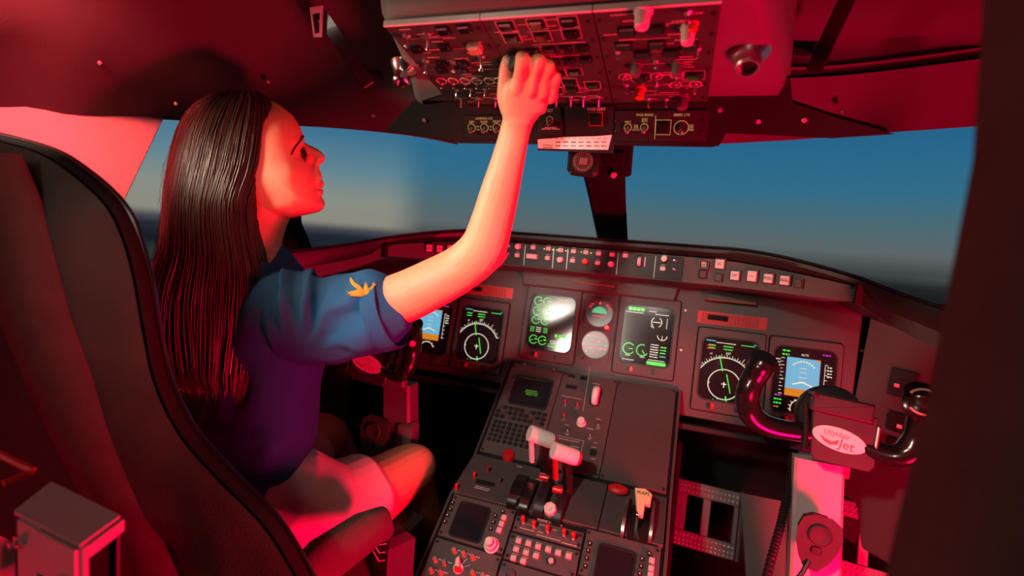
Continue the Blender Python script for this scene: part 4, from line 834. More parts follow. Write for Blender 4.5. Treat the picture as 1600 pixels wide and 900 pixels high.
# map lights
def maplight(lab, u, v, dirw, r, m):
    z = V(dirw).normalized(); p = OH.M @ V((*OH.at(u, v, .006), .006)); rot = V((0, 0, 1)).rotation_difference(z).to_matrix().to_4x4()
    g = thing('map_light', lab, 'lamp', Matrix.Translation(p) @ rot, 'map lights in the overhead console corners')
    q = MB(); q.lathe([(r*1.75, -.018), (r*1.45, -.010), (r*1.1, -.004), (r*1.0, .002), (r, .010), (r*.86, .0125), (r*.76, .0125), (r*.74, .004), (r*.05, .003)], 28); q.build('barrel', m, g)
    q = MB(); q.lathe([(r*.72, .0045), (r*.3, .0055)], 20); q.build('lens', M_GLOSS, g)
maplight('short metal map light at the left corner of the overhead console', 629, 120, (.0, -.35, -1), .0135, M_CHROME)
maplight('short metal map light at the right corner of the overhead console', 1169, 96, (.0, -.55, -1), .0150, M_STEEL)
# grab handles
def handle(lab, pa, pb, w, d, openend, brk=None):
    g = thing('grab_handle', lab, 'handle', Matrix.Identity(4)); a, c = V(pa), V(pb); ax = (c-a).normalized(); q = MB()
    vw = ((a+c)/2-CAM).normalized(); sd = ax.cross(vw).normalized(); fr = Fr(a, sd, ax.cross(sd) if False else vw.cross(sd))
    q.tube([a-ax*.0, a+ax*.004, c-ax*.004, c], [(w*.42, d*.42), (w/2, d/2), (w/2, d/2), (w*.42, d*.42)], 4, ref=(sd+vw*1.0)); q.build('grip_bar', M_GLOSS, g)
    if openend:
        q = MB(); e = [P(*t) for t in ((484, 12, .80), (505, 9, .80), (503, 58, .81), (490, 58, .81))]; e2 = [P(*t) for t in ((488, 22, .80), (500, 20, .80), (499, 52, .81), (492, 52, .81))]; n_ = -vw*.006
        q.add([p+n_ for p in e]+[p+n_ for p in e2]+[p+vw*.02 for p in e2]+[p+vw*.012 for p in e], [f for i in range(4) for f in ((i, (i+1) % 4, 4+(i+1) % 4, 4+i), (4+i, 4+(i+1) % 4, 8+(i+1) % 4, 8+i), (12+i, 12+(i+1) % 4, (i+1) % 4, i))]); q.build('end_bracket', M_GREYP, g)
    if brk: q = MB(); q.tube([V(brk[0]), V(brk[1])], .012, 10); q.build('mount', M_DARK, g)
    return g
handle('black grab handle with chrome end on the headliner left of the overhead console', P(500, 20, .82), P(577, 134, .87), .030, .03, True, (P(570, 120, .87), P(590, 120, .93)))
handle('black grab handle on the headliner right of the overhead console', P(1352, -60, .70), P(1271, 112, .80), .034, .028, False, (P(1215, 74, .86), P(1275, 76, .82)))
for i, (u, v, d) in enumerate(((156, 98, .885), (419, 128, 1.02), (275, 162, 1.06), (583, 181, 1.12), (1315, 175, .92))):
    p = P(u, v, d); nrm = (CAM-p).normalized(); g = thing('trim_screw', '', 'screw', Matrix.Translation(p+nrm*.010) @ V((0, 0, 1)).rotation_difference(nrm).to_matrix().to_4x4()); q = MB(); q.lathe([(.004, -.014), (.0045, .0), (.003, .002), (.001, .0022)], 14); q.build('screw_head', M_STEEL, g)
    g['label'] = ('small screw in the headliner far left above the red wall', 'small screw in the headliner above the woman\'s hair', 'small screw at the headliner edge left of the woman\'s head', 'small screw in the headliner edge below the left grab handle', 'small screw in the headliner right of the overhead console')[i]

# ================================================================== YOKES
def tagk(o, l): o['label'] = l
YR = Fr(P(1312, 668, .93), (cos(rad(5)), -.02, -sin(rad(5))), (.03, .22, 1))
YF = Fr(YR.o, YR.x, YR.y)
def yl(u, v, h=0): a = YF.at(u, v, h); return V((a.x, a.y, h))
def yoke(M, lab, board):
    g = thing('control_yoke', lab, 'yoke', M)
    gp = [yl(1262, 676), yl(1228, 672, .006), yl(1196, 664, .012), yl(1175, 648, .018), yl(1168, 622, .024), yl(1176, 594, .030), yl(1190, 572, .036), yl(1195, 564, .038)]
    rr = [(.019, .016), (.020, .017), (.022, .019), (.026, .021), (.027, .022), (.025, .022), (.028, .024), (.026, .022)]
    def cr(l, k=4):
        o = []
        for i in range(len(l)-1):
            a, b_, c, d = l[max(i-1, 0)], l[i], l[i+1], l[min(i+2, len(l)-1)]
            for j in range(k): t = j/k; o.append(.5*((2*b_)+(c-a)*t+(2*a-5*b_+4*c-d)*t*t+(3*b_-a-3*c+d)*t**3))
        return o+[l[-1]]
    pts = cr(gp); rad_ = [tuple(x) for x in cr([V(r) for r in rr])]
    rad_ = [(r[0]*(1-.10*max(0, sin((i-13)*1.35)) if 13 < i < 26 else r[0]) if False else r[0]*(1+(.09*sin((i-12)*1.25) if 12 < i < 26 else 0)), r[1]) for i, r in enumerate(rad_)]
    for s_ in (1, -1):
        q = MB(); pp = [V((p.x if s_ > 0 else -p.x*.68, p.y+(0 if s_ > 0 else .004), p.z)) for p in pts]
        q.tube(pp, rad_, 16, ref=(1, 0, 0)); h = q.build('horn', M_GLOSS, g, smooth=60)
        d = (pp[-1]-pp[-4]).normalized(); rot = V((0, 0, 1)).rotation_difference((d+V((0, 0, .9))).normalized()).to_matrix().to_4x4()
        q = MB(); q.lathe([(.018, -.014), (.0255, -.004), (.027, .0), (.024, .002), (.004, .0022)], 24); q.build('horn_cap', M_MATTE, g, Matrix.Translation(pp[-1]) @ rot)
    # head with the switch plate on the outer horn
    c = V((-pts[-2].x*.68, pts[-2].y-.012, pts[-2].z+.008)); q = MB(); q.lathe([(.010, -.03), (.022, -.022), (.031, -.006), (.030, .004), (.022, .009), (.004, .010)], 26); hd = q.build('switch_head', M_GLOSS, g, Matrix.Translation(c) @ Matrix.Rotation(rad(-18), 4, 'Y') @ Matrix.Rotation(rad(-15), 4, 'X'))
    q = MB(); arc(q, 0, 0, .0225, 70, 150, .004, .0105, 12); arc(q, 0, 0, .0225, 220, 300, .004, .0105, 12); tag(q.build('plate_print', M_LEG, hd, smooth=0), kind='stuff')
    q = MB(); q.lathe([(.010, .009), (.012, .013), (.006, .016)], 16); q.build('trim_button', M_DARK, hd)
    q = MB(); q.tube([V((.020, -.018, .0)), V((.034, -.022, .006))], .007, 12); q.build('side_button', M_REDP, hd)
    # hub and clipboard
    q = MB(); q.lathe([(.045, -.055), (.058, -.045), (.060, -.022), (.056, -.012), (.02, -.010)], 36); q.build('hub', M_DARK, g, T(-.012, .015))
    q = MB(); q.box((-.030, -.012, -.008), (.05, .03, .03), .006); q.box((.045, -.03, -.008), (.05, .03, .03), .006); q.build('hub_arms', M_GLOSS, g)
    q = MB(); q.slab([tuple(yl(1262, 706).xy), tuple(yl(1270, 716).xy), tuple(yl(1352, 735).xy), tuple(yl(1361, 728).xy), tuple(yl(1367, 652).xy), tuple(yl(1267, 630).xy)], .008, .018, .002)
    M_CLIP = mat('clipboard_grey', (.034, .030, .030), .45, bump=.1); cb = q.build('clipboard', M_CLIP, g)
    a, c = yl(1270, 610, .026), yl(1368, 632, .026); m_ = (a+c)/2; q = MB(); q.slab(rrect((c-a).length, .034, .003, 3), .018, .032, .004); q.build('clip_bar', M_CLIP, g, T(m_.x, m_.y-.018, 0, atan2(c.y-a.y, c.x-a.x)))
    q = MB(); q.lathe([(.006, 0), (.006, .03), (.003, .031)], 12); q.build('clip_post', M_DARK, g, T(a.x+.003, a.y-.006, .006)); 
    q = MB(); q.tube([yl(1259, 628, .02), yl(1259, 672, .02), yl(1257, 702, .02)], [.004, .005, .006], 8); q.build('pencil_tube', M_GLOSS, g)
    q = MB(); q.box(tuple(yl(1368, 690, .012)), (.006, .055, .02), .002); q.build('side_bracket', M_STEEL, g)
    if board:
        e = yl(1311, 687, .0185); o = thing('oval_plate', 'x', 'sign', M @ T(e.x, e.y, e.z, rad(-4)))
        o.parent = g; o.matrix_parent_inverse = Matrix.Identity(4); o.matrix_basis = T(e.x, e.y, e.z, rad(-7)); del o['label']; del o['category']
        q = MB(); q.slab([(.0445*cos(2*pi*i/40), .0205*sin(2*pi*i/40)) for i in range(40)], -.0002, .0006); pm = q.build('plate', mat('cream_badge', (.82, .74, .68), .5, var=.02), o)
        MR = mat('badge_red', (.62, .12, .12), .5)
        link('badge_text', text_mesh('canadair', .0128, MR), o, T(-.006, .0088, .0007)); link('badge_text', text_mesh('REGIONAL', .0042, MR), o, T(-.017, .0018, .0007)); link('badge_text', text_mesh('Jet', .0235, MR), o, T(.014, -.0058, .0007, 0) @ Matrix.Shear('XZ', 4, (0, 0)))
        q = MB(); q.slab([(-.034, .0), (-.022, -.006), (-.010, -.008), (.001, .000), (-.001, -.010), (-.012, -.0145), (-.022, -.012)], .0005, .0008); q.build('badge_swoosh', MR, o, smooth=0)
    return g
g1 = yoke(YF.M, 'control yoke of the right seat, black horns around a clipboard with oval badge', True)
LC = V((-.492, -.335, .775)); YLM = YF.M.copy(); YLM.translation = LC
g2 = yoke(YLM, 'control yoke of the left seat, half hidden behind the blue sleeve and forearm', True)
def column(lab, top, bot, wt, wb, m, mic, rot=0):
    g = thing('yoke_column', lab, 'column', Matrix.Translation(top)); b_ = V(bot)-V(top); q = MB()
    rows = []
    for t in (0, .35, .7, 1):
        c = b_*t; w2 = (wt+(wb-wt)*t)/2; rows.append([c+V((x, y, 0)) for x, y in ((-w2, .045), (-w2, .004), (-w2+.006, -.002), (w2-.006, -.002), (w2, .004), (w2, .045))])
    q.grid(rows, True); q.f.append(tuple(range(6))); q.build('column_casting', m, g, smooth=20); return g
c1 = column('red lit broad column of the right yoke with a hand microphone hung on it', P(1281, 722, .985), P(1250, 1560, .98), .088, .098, M_COLUMN, 1)
c2 = column('dark red lit column of the left yoke beyond the woman\'s knee', P(618, 600, 1.27), P(620, 1200, 1.22), .080, .080, mat('shaded_column_paint', (.12, .11, .11), .5, bump=.1), 0)  # darker copy of the column paint, weaker light put into its colour
q = MB(); q.box((.045, .0, -.118), (.04, .04, .055), .008); q.build('side_lug', MATS['shaded_column_paint'], c2)
q = MB(); q.slab([(-.034, .0), (.034, .0), (.034, .03), (-.034, .03)], 0, .02, .003); q.build('neck', MATS['shaded_column_paint'], c2, T(0, .0, .0, 0, rad(90)))
q = MB(); q.box((.046, .02, -.012), (.020, .02, .03), .003); q.build('hinge_block', M_DARK, c1)
def mic(lab, M, s=1):
    g = thing('hand_microphone', lab, 'microphone', M, 'hand microphones hung on the yoke columns')
    o = [(-.012, .045), (-.026, .036), (-.031, .016), (-.028, -.006), (-.020, -.028), (-.010, -.044), (.006, -.046), (.018, -.030), (.028, -.006), (.031, .016), (.026, .036), (.012, .045)]
    o = list(reversed([(x*s, y*s) for x, y in o])); q = MB(); q.slab(list(reversed(o)) if False else o, 0, .026*s, .007); q.build('body', M_MIC, g)
    q = MB(); q.lathe([(.020*s, 0), (.0195*s, .004), (.017*s, .006), (.011*s, .0035), (.003*s, .003)], 26); q.build('speaker_dish', M_MIC, g, T(0, .016*s, .0255*s))
    q = MB(); q.slab(rrect(.018*s, .014*s, .004*s), 0, .003, .001); 
    q.build('grille', M_MATTE, g, T(0, -.014*s, .0255*s))
    q = MB()
    for i in range(4): line(q, (-.007*s, -.018*s+i*.003*s), (.007*s, -.018*s+i*.003*s), .001, .029*s)
    q.build('grille_slots', M_PANEL, g, smooth=0)
    return g
MF = Fr(P(1272, 838, .955), (1, .0, -.10), (0, .05, 1)); mic('dark hand microphone on the right yoke column', MF.M, 1.02)
q = MB(); q.tube([P(1264, 876, .935), P(1255, 893, .93), P(1238, 915, .93), P(1200, 980, .93)], .0045, 8); tag(q.build('microphone_cord', M_DARK), 'black cord running down from the right hand microphone', 'cord')
MF2 = Fr(P(592, 678, 1.2), (1, .0, -.10), (0, .05, 1)); mic('dark hand microphone on the left yoke column', MF2.M, 1.0)
hp = [P(1241, 700, 1.03), P(1238, 735, 1.03), P(1230, 775, 1.02), P(1220, 820, 1.0), P(1206, 870, .98), P(1188, 940, .96)]
pp = []; rs = []
for i in range(len(hp)-1):
    for j in range(18): pp.append(hp[i].lerp(hp[i+1], j/18)); rs.append(.0095 if len(pp) % 2 else .0072)
q = MB(); q.tube(pp, rs, 12); tag(q.build('corrugated_hose', M_DARK, smooth=20), 'black corrugated hose hanging left of the right yoke column', 'hose')

# ================================================================== CAPTAIN SEAT
SE = Fr((-.55, -.975, 1.1), (1, .0, 0), (0, -.12, 1))
seat = thing('pilot_seat', 'left pilot seat seen from behind, back covered in dark brown fabric', 'seat', SE.M)
edge = [(-180, 192), (-120, 195), (-60, 203), (0, 216), (60, 234), (100, 257), (150, 298), (180, 336), (200, 385), (214, 440), (228, 520), (246, 600), (284, 678), (345, 748), (415, 820), (465, 900), (500, 980), (520, 1060)]
E_ = [SE.at(*p) for p in edge]
def cr2(l, k=5):
    o = []
    for i in range(len(l)-1):
        A, B, C2, D2 = l[max(i-1, 0)], l[i], l[i+1], l[min(i+2, len(l)-1)]
        for j in range(k): t = j/k; o.append(.5*((2*B)+(C2-A)*t+(2*A-5*B+4*C2-D2)*t*t+(3*B-A-3*C2+D2)*t**3))
    return o+[l[-1]]
E_ = cr2(E_); cxs = E_[0].x
half = [(a.x-cxs, a.y) for a in E_]; top = (0, E_[0].y+.0005)
right = [(cxs+x, y) for x, y in reversed(half) if x > .002]; left = [(max(cxs-x, -.38), y) for x, y in half if x > .002]
pl = right+[(cxs, top[1])]+left
def grow(c): return inset(pl, c)
q = MB(); rings = []
# rounded cushion: ring insets with depth
for c, z in ((.003, -.020), (0, -.016), (0, -.006), (.003, -.001)): rings.append([(x, y, z) for x, y in grow(c)])
q.grid(rings, True); q.f.append(tuple(range(len(pl)-1, -1, -1))); q.build('back_shell', M_MATTE, seat, smooth=60)
# fabric cover as a gridded, gently billowed skin so folds show
cy0 = -.12; rows = []; NR, NC = 30, len(pl)
for k in range(NR+1):
    t = k/NR; row = []
    for (x, y) in grow(.004):
        X = x*(1-t)+(-.12)*t; Y = y*(1-t)+(-.20)*t
        d = 1-(1-min(1, t*3.0))**2; fold = .012*noise.noise(V((X*5, Y*5+3, .2)))+.005*noise.noise(V((X*16, Y*7, 1.2)))
        row.append((X, Y, .002+.022*d+fold*min(1, t*6)))
    rows.append(row)
q = MB(); q.grid(rows, True); q.build('fabric_cover', M_FABRIC, seat, smooth=180)
q = MB(); q.tube([(x, y, -.017) for x, y in grow(-.001)], .0030, 8); q.build('edge_piping', M_GLOSS, seat)
SW = SE.M.inverted()
q = MB(); q.box((-.53, -.62, .42), (.46, .46, .07), .02, ); q.build('seat_pan', M_FABRIC, seat, SW)
q = MB(); q.box((-.53, -.64, .20), (.3, .36, .36), .01); q.build('seat_base', M_DARK, seat, SW)
q = MB(); sl_, sr_ = cr2([V(SE.at(*p, .028)) for p in ((-60, 240), (-30, 400), (25, 560), (100, 720), (175, 860), (215, 960))]), cr2([V(SE.at(*p, .028)) for p in ((20, 240), (78, 380), (115, 530), (180, 700), (250, 860), (290, 960))])
q.grid([[(a.x, a.y, .020), (a.x, a.y, .030), tuple(a.lerp(c_, .5))+(.036,), (c_.x, c_.y, .030), (c_.x, c_.y, .020)] for a, c_ in zip(sl_, sr_)]); q.build('webbing_strap', mat('tan_webbing', (.07, .058, .045), .95, bump=1, bscale=600, var=.4, vscale=30), seat, smooth=180)
for (u, v) in ((132, 728), (160, 765), (178, 792)): a = SE.at(u, v); o = screw(seat, a.x, a.y, .004, M_STEEL); o.matrix_basis @= T(0, 0, .020); o.name = 'stud'
# armrest on the right of the seat
AP = [P(*t) for t in ((455, 930, .68), (500, 880, .72), (560, 838, .80), (592, 820, .86), (604, 832, .88))]
q = MB(); q.tube(AP, [(.036, .026), (.038, .028), (.036, .028), (.030, .024), (.016, .014)], 18, ref=(0, 0, 1)); q.v = [tuple(v) for v in q.v]
ar = q.build('armrest', mat('armrest_cloth', (.10, .085, .06), .95, bump=1, bscale=500, var=.4, vscale=20), None, smooth=80); tag(ar, 'brown fabric armrest of the left seat below the white shorts', 'armrest')
g = thing('hinge_box', 'dark red lit hinge box at the end of the brown armrest', 'box', Matrix.Translation(P(616, 850, .95)) @ Matrix.Rotation(rad(-25), 4, 'Z'))
q = MB(); q.box((0, 0, -.06), (.05, .06, .17), .012); q.build('housing', M_PANEL, g)
q = MB()
for i in range(3): q.tube([(-.02, -.032, .02-i*.016), (.008, -.036, .016-i*.016), (.02, -.030, .022-i*.016)], .002, 6)
q.build('release_wires', M_CHROME, g)
# grey bracket box behind the seat
BX = Fr(P(100, 800, .5), (P(188, 805, .485)-P(80, 752, .545)), (P(80, 752, .545)-P(22, 798, .505)))
g = thing('seat_rail_box', 'grey metal box with bolted side plates behind the left seat, bottom left corner', 'box', Matrix.Identity(4))
tA, tB, tC, tD = P(80, 752, .54), P(188, 805, .49), P(125, 851, .44), P(22, 798, .49)
dn = V((0, 0, -1)); q = MB(); tops = [tA, tB, tC, tD]; q.add(tops+[p+dn*.004 for p in tops], [(3, 2, 1, 0), (4, 5, 6, 7), (0, 1, 5, 4), (1, 2, 6, 5), (2, 3, 7, 6), (3, 0, 4, 7)]); q.build('top_plate', M_GREYP, g, smooth=0)
def plate(nm, a, b_, t0, t1, z0, z1, m, th=.003, off=0):
    x = (b_-a); n = x.cross(dn).normalized(); p0, p1 = a+x*t0+n*off, a+x*t1+n*off; q = MB()
    c = [p0+dn*z0, p1+dn*z0, p1+dn*z1, p0+dn*z1]; q.add(c+[p-n*th for p in c], [(0, 1, 2, 3), (7, 6, 5, 4), (1, 0, 4, 5), (2, 1, 5, 6), (3, 2, 6, 7), (0, 3, 7, 4)]); return q.build(nm, m, g, smooth=0)
plate('side_plate', tD, tC, .12, .42, .004, .30, M_GREYP); plate('side_plate', tD, tC, .42, 1, .004, .045, M_GREYP, off=-.001); plate('side_plate', tD, tC, .93, 1, .04, .3, M_STEEL)
plate('side_plate', tC, tB, 0, .12, .004, .3, M_GREYP); plate('side_plate', tC, tB, .12, 1, .004, .016, M_GREYP, off=-.001); plate('inner_plate', tA, tB, 0, 1, .004, .3, M_DARK); plate('inner_plate', tD, tA, 0, 1, .004, .3, M_PANEL)
cc_ = (tA+tB+tC+tD)/4; q = MB(); ii = [cc_+(p-cc_)*.80+dn*.03 for p in tops]; q.add(ii+[p+dn*.3 for p in ii], [(3, 2, 1, 0), (4, 5, 6, 7), (0, 1, 5, 4), (1, 2, 6, 5), (2, 3, 7, 6), (3, 0, 4, 7)]); q.build('interior_shade', M_MATTE, g, smooth=0)  # black filler added to darken the inside of the box
for t, z in ((.20, .022), (.80, .040)):
    x = tC-tD; n = x.cross(dn).normalized(); p = tD+x*t+dn*z; 
    if n @ (CAM-p) < 0: n = -n
    q = MB(); q.lathe([(.0085, 0), (.0085, .002), (.0062, .002), (.0062, .008), (.003, .008), (.003, .013)], 6, Matrix.Translation(p) @ V((0, 0, 1)).rotation_difference(n).to_matrix().to_4x4()); q.build('bolt', M_CHROME, g)
q = MB(); c0 = tC.lerp(tA, .3)+dn*.05; q.tube([c0+V((.010*cos(a*.7), .010*sin(a*.7), -.0012*a)) for a in range(90)], .0016, 6); q.build('spring', M_STEEL, g)
q = MB(); q.tube([P(-20, 700, .52), P(52, 735, .52)], .0035, 8); q.tube([P(52, 737, .52), P(5, 755, .50)], .0035, 8); tag(q.build('seat_lever', M_REDP), 'thin red lever rods at the left edge behind the seat', 'lever')
# ================================================================== THE WOMAN
from mathutils.bvhtree import BVHTree
def crl(l, k=6):
    l = [V(q) for q in l]; o = []
    for i in range(len(l)-1):
        a, b_, c, d = l[max(i-1, 0)], l[i], l[i+1], l[min(i+2, len(l)-1)]
        for j in range(k): t = j/k; o.append(.5*((2*b_)+(c-a)*t+(2*a-5*b_+4*c-d)*t*t+(3*b_-a-3*c+d)*t**3))
    return o+[l[-1]]
def limb(mb, pts, rs, n=20, ref=None, k=5, e=.6):
    pp = crl(pts, k); rr = [tuple(max(.002, x) for x in q) for q in crl([V((r, r)) if not isinstance(r, tuple) else V(r) for r in rs], k)]
    c0, c1 = (pp[0]-pp[1]).normalized()*rr[0][0]*.5, (pp[-1]-pp[-2]).normalized()*rr[-1][0]*e
    pp = [pp[0]+c0]+pp+[pp[-1]+c1]; rr = [(rr[0][0]*.55, rr[0][1]*.55)]+rr+[(rr[-1][0]*.55, rr[-1][1]*.55)]
    mb.tube(pp, rr, n, ref=ref)
def fuse(mb, name, m, vox, smooth_it=4, parent=None, disp=None):
    me = mb.mesh('tmp', m, 180); o = bpy.data.objects.new('tmp', me); COL.objects.link(o)
    r = o.modifiers.new('r', 'REMESH'); r.mode = 'VOXEL'; r.voxel_size = vox; r.use_smooth_shade = True
    s = o.modifiers.new('s', 'SMOOTH'); s.iterations = smooth_it; s.factor = .5
    dg = bpy.context.evaluated_depsgraph_get(); me2 = bpy.data.meshes.new_from_object(o.evaluated_get(dg)); bpy.data.objects.remove(o)
    me2.name = name; me2.materials.clear(); me2.materials.append(m)
    if disp:
        n_ = [v.normal.copy() for v in me2.vertices]
        for v, nn in zip(me2.vertices, n_): v.co += nn*disp(v.co)
    for p in me2.polygons: p.use_smooth = True
    me2.update()
    return link(name, me2, parent)
wo = thing('person', 'woman in a blue polo shirt and pale shorts reaching up to the overhead panel', 'person', Matrix.Identity(4))
HD = .93; NV = -(ray(400, 250).normalized())
hc = V((405, 250))
HO = [(428, 158), (442, 166), (455.5, 178), (463, 188), (469, 199), (473, 208), (475.5, 214), (475, 219), (476.5, 223), (483, 226.5), (490, 229.5), (497, 233), (503, 238), (507.5, 243.5), (508.5, 248), (506.5, 253), (501, 256.5), (498.5, 260), (499.5, 265), (502.5, 271), (503.5, 276), (502.5, 280), (505.5, 284), (507.5, 288), (505, 292), (502, 294.5), (505.5, 298), (506, 302), (502, 305.5), (504, 310), (507.5, 315), (508, 320), (505.5, 326), (499, 331), (490, 333.5), (473, 337), (455, 341), (430, 338), (400, 332), (370, 322), (340, 300), (320, 265), (314, 230), (322, 197), (345, 172), (375, 158), (402, 153)]
def dist_poly(p, poly):
    best = 1e9
    for i in range(len(poly)):
        a, b_ = poly[i-1], poly[i]; e = b_-a; t = max(0, min(1, (p-a).dot(e)/max(1e-9, e.length_squared))); best = min(best, (a+e*t-p).length)
    return best
HOv = [V(p) for p in HO]
HOd = []
for i in range(len(HOv)):
    a, b_ = HOv[i], HOv[(i+1) % len(HOv)]; k = max(1, int((b_-a).length/3))
    for j in range(k): HOd.append(a.lerp(b_, j/k))
FX = [(150, 425), (178, 452), (200, 466), (214, 472), (225, 474), (260, 488), (290, 497), (320, 499), (340, 480)]
def face_x(v):
    for (v0, x0), (v1, x1) in zip(FX, FX[1:]):
        if v <= v1: t = max(0, (v-v0)/(v1-v0)); return x0+(x1-x0)*t
    return FX[-1][1]
HS = [V(p) for p in [(428, 160), (442, 168), (455, 179.5), (463, 190), (469, 202), (472.5, 213), (475, 225), (480, 243), (486, 262), (491.5, 280), (496, 300), (499.5, 316), (499, 325), (492, 331), (473, 336.5), (455, 340.5), (430, 338), (400, 332), (370, 322), (340, 300), (320, 265), (314, 230), (322, 197), (345, 172), (375, 158), (402, 153)]]
def inside(p, poly):
    c = False; j = len(poly)-1
    for i in range(len(poly)):
        a, b_ = poly[i], poly[j]
        if (a.y > p.y) != (b_.y > p.y) and p.x < (b_.x-a.x)*(p.y-a.y)/(b_.y-a.y)+a.x: c = not c
        j = i
    return c
def half_w(p, nose=True):
    u, v = p; d = dist_poly(p, HOd)
    A = .014+.009*max(0, min(1, (v-255)/22))
    if v < 218: A = .014+.0005*(218-max(v, 180))
    w1 = A*sqrt(max(0, 1-(1-min(1, d/10))**2)); w2 = 0
    if inside(p, HS): w2 = .072*sqrt(max(0, 1-(1-min(1, dist_poly(p, HS)/64))**2))*min(1, (d+.2)/2.0)
    k_ = .004; h = max(k_-abs(w1-w2), 0)/k_
    return max(w1, w2)+(h*h*k_*.25 if d > 3 else 0)
def feat(p, w):
    u, v = p
    w -= .007*math.exp(-(((u-468)/9)**2+((v-241)/10)**2))          # eye socket
    w += .003*math.exp(-(((u-462)/10)**2+((v-221)/7)**2))          # brow
    w += .004*math.exp(-(((u-452)/16)**2+((v-268)/14)**2))         # cheek bone
    w += .004*math.exp(-(((u-497)/5)**2+((v-251)/4)**2))           # nostril wing
    w -= .005*math.exp(-(((u-487)/3.5)**2+((v-256)/6)**2))
    w -= .003*math.exp(-(((u-496)/5)**2+((v-293.5)/2.2)**2))       # mouth corner
    w -= .003*math.exp(-(((u-488)/5)**2+((v-294)/4)**2))
    w += .006*math.exp(-(((u-430)/22)**2+((v-322)/10)**2))         # jaw
    return max(w, .0)
body = MB(); NRD = 46; N0 = len(HOd); WG = [[half_w(p.lerp(hc, k/NRD)) if k else 0 for p in HOd] for k in range(NRD+1)]
for it in range(0):
    W2 = [r[:] for r in WG]
    for k in range(1, NRD):
        a_ = min(1, max(0, k-1)/5)
        for i in range(N0): W2[k][i] = (1-a_)*WG[k][i]+a_*(.26*WG[k][i]+.10*(WG[k-1][i]+WG[k+1][i])+.16*(WG[k][i-1]+WG[k][(i+1) % N0])+.11*(WG[k][i-2]+WG[k][(i+2) % N0]))
    W2[NRD] = [sum(W2[NRD-1])/N0]*N0; WG = W2
WG = [[feat(p.lerp(hc, k/NRD), WG[k][i]) if k else 0 for i, p in enumerate(HOd)] for k in range(NRD+1)]
near, far = [], []
for k in range(NRD+1):
    t = 1-(1-k/NRD)**1.5 if False else k/NRD
    rn, rf = [], []
    for i, p in enumerate(HOd):
        q = p.lerp(hc, t); w_ = WG[k][i]; base = P(q.x, q.y, HD); rn.append(base+NV*w_); rf.append(base-NV*w_)
    near.append(rn); far.append(rf)
hb = MB(); hb.grid(near, True); hb.grid([list(reversed(r)) for r in far], True); body.add(hb.v, hb.f)
limb(body, [P(418, 318, .93), P(408, 350, .93), P(400, 385, .93), P(398, 430, .93)], [(.046, .044), (.043, .042), (.045, .046), (.06, .06)], ref=RT)
# torso under the clothes
Bs = V((.91, -.42, 0)).normalized()
TC = [((-.552, -.625, 1.015), .055, .05), ((-.552, -.618, .975), .13, .07), ((-.552, -.612, .93), .158, .088), ((-.55, -.607, .86), .145, .10), ((-.55, -.607, .77), .125, .092), ((-.55, -.617, .69), .118, .09), ((-.535, -.64, .60), .15, .105), ((-.53, -.645, .55), .14, .10)]
limb(body, [c for c, a, b_ in TC], [(a*.82, b_*.80) for c, a, b_ in TC], 28, ref=Bs)
# right arm raised
AR = [P(478, 486, .885), P(520, 478, .88), (P(575, 477, .872)), P(625, 467, .865), P(675, 444, .852), P(722, 418, .84), P(754, 388, .82), P(769, 345, .80), P(781, 300, .782), P(794, 250, .762), P(805, 205, .745), P(811, 182, .732)]
limb(body, AR, [.042, .040, .041, .045, .0425, .0395, .0385, .034, .0305, .0255, (.0225, .0195), (.0235, .019)], 24, ref=RT)
limb(body, [P(757, 400, .825), P(778, 394, .828)], [.033, .022], 16)     # elbow point
hand = MB()
limb(hand, [P(809, 190, .738), P(815, 168, .722), P(822, 155, .713), P(829, 148, .708)], [(.0225, .018), (.0305, .0165), (.036, .0145), (.034, .0105)], 24, ref=RT)
FG = [[(803, 146, .708), (807, 140, .700), (812, 117, .684), (817, 95, .669), (815, 88, .683), (811, 88, .697)],
      [(826, 146, .706), (830, 141, .699), (836, 118, .681), (842, 97, .667), (839, 90, .683), (833, 91, .699)],
      [(844, 150, .708), (849, 145, .702), (853, 124, .685), (857.5, 106, .674), (854, 98, .689), (848, 98, .703)],
      [(857, 156, .713), (862, 151, .709), (866, 136, .695), (867.5, 122, .685), (864, 113, .697), (858, 112, .708)]]
for f, r in zip(FG, (.0098, .0090, .0083, .0074)):
    limb(hand, [P(*p) for p in f], [r*1.0, r*1.12, r*.92, r*1.12, r*.92, r*.8], 14, k=4)
limb(hand, [P(800, 180, .733), P(791, 155, .722), P(789, 131, .708), P(792, 108, .699), P(794, 91, .690)], [.014, .0135, .0105, .0108, .0082], 14, k=4)
body.add(hand.v, hand.f)
# left arm resting down on the far side
limb(body, [P(300, 470, 1.05), P(330, 560, 1.1), P(400, 640, 1.15), P(470, 660, 1.25)], [.045, .042, .036, .028], 14)
# legs
limb(body, [V((-.46, -.655, .57)), P(520, 800, 1.0), P(585, 768, 1.10), P(640, 734, 1.21), P(650, 733, 1.24)], [.085, .084, .073, .062, .052], 24)
limb(body, [P(644, 737, 1.23), P(655, 790, 1.30), P(690, 860, 1.42), P(705, 930, 1.55)], [.052, .052, .048, .036], 18)
limb(body, [V((-.60, -.60, .57)), P(440, 730, 1.2), P(490, 690, 1.33), P(515, 682, 1.42)], [.085, .084, .075, .058], 24)
limb(body, [P(515, 684, 1.42), P(545, 740, 1.50), P(590, 800, 1.62), P(600, 860, 1.75)], [.056, .052, .046, .036], 18)
sk = fuse(body, 'body', M_SKIN, .0021, 3, wo)
M_LIP = mat('lips', (.50, .16, .14), .35, var=.04)
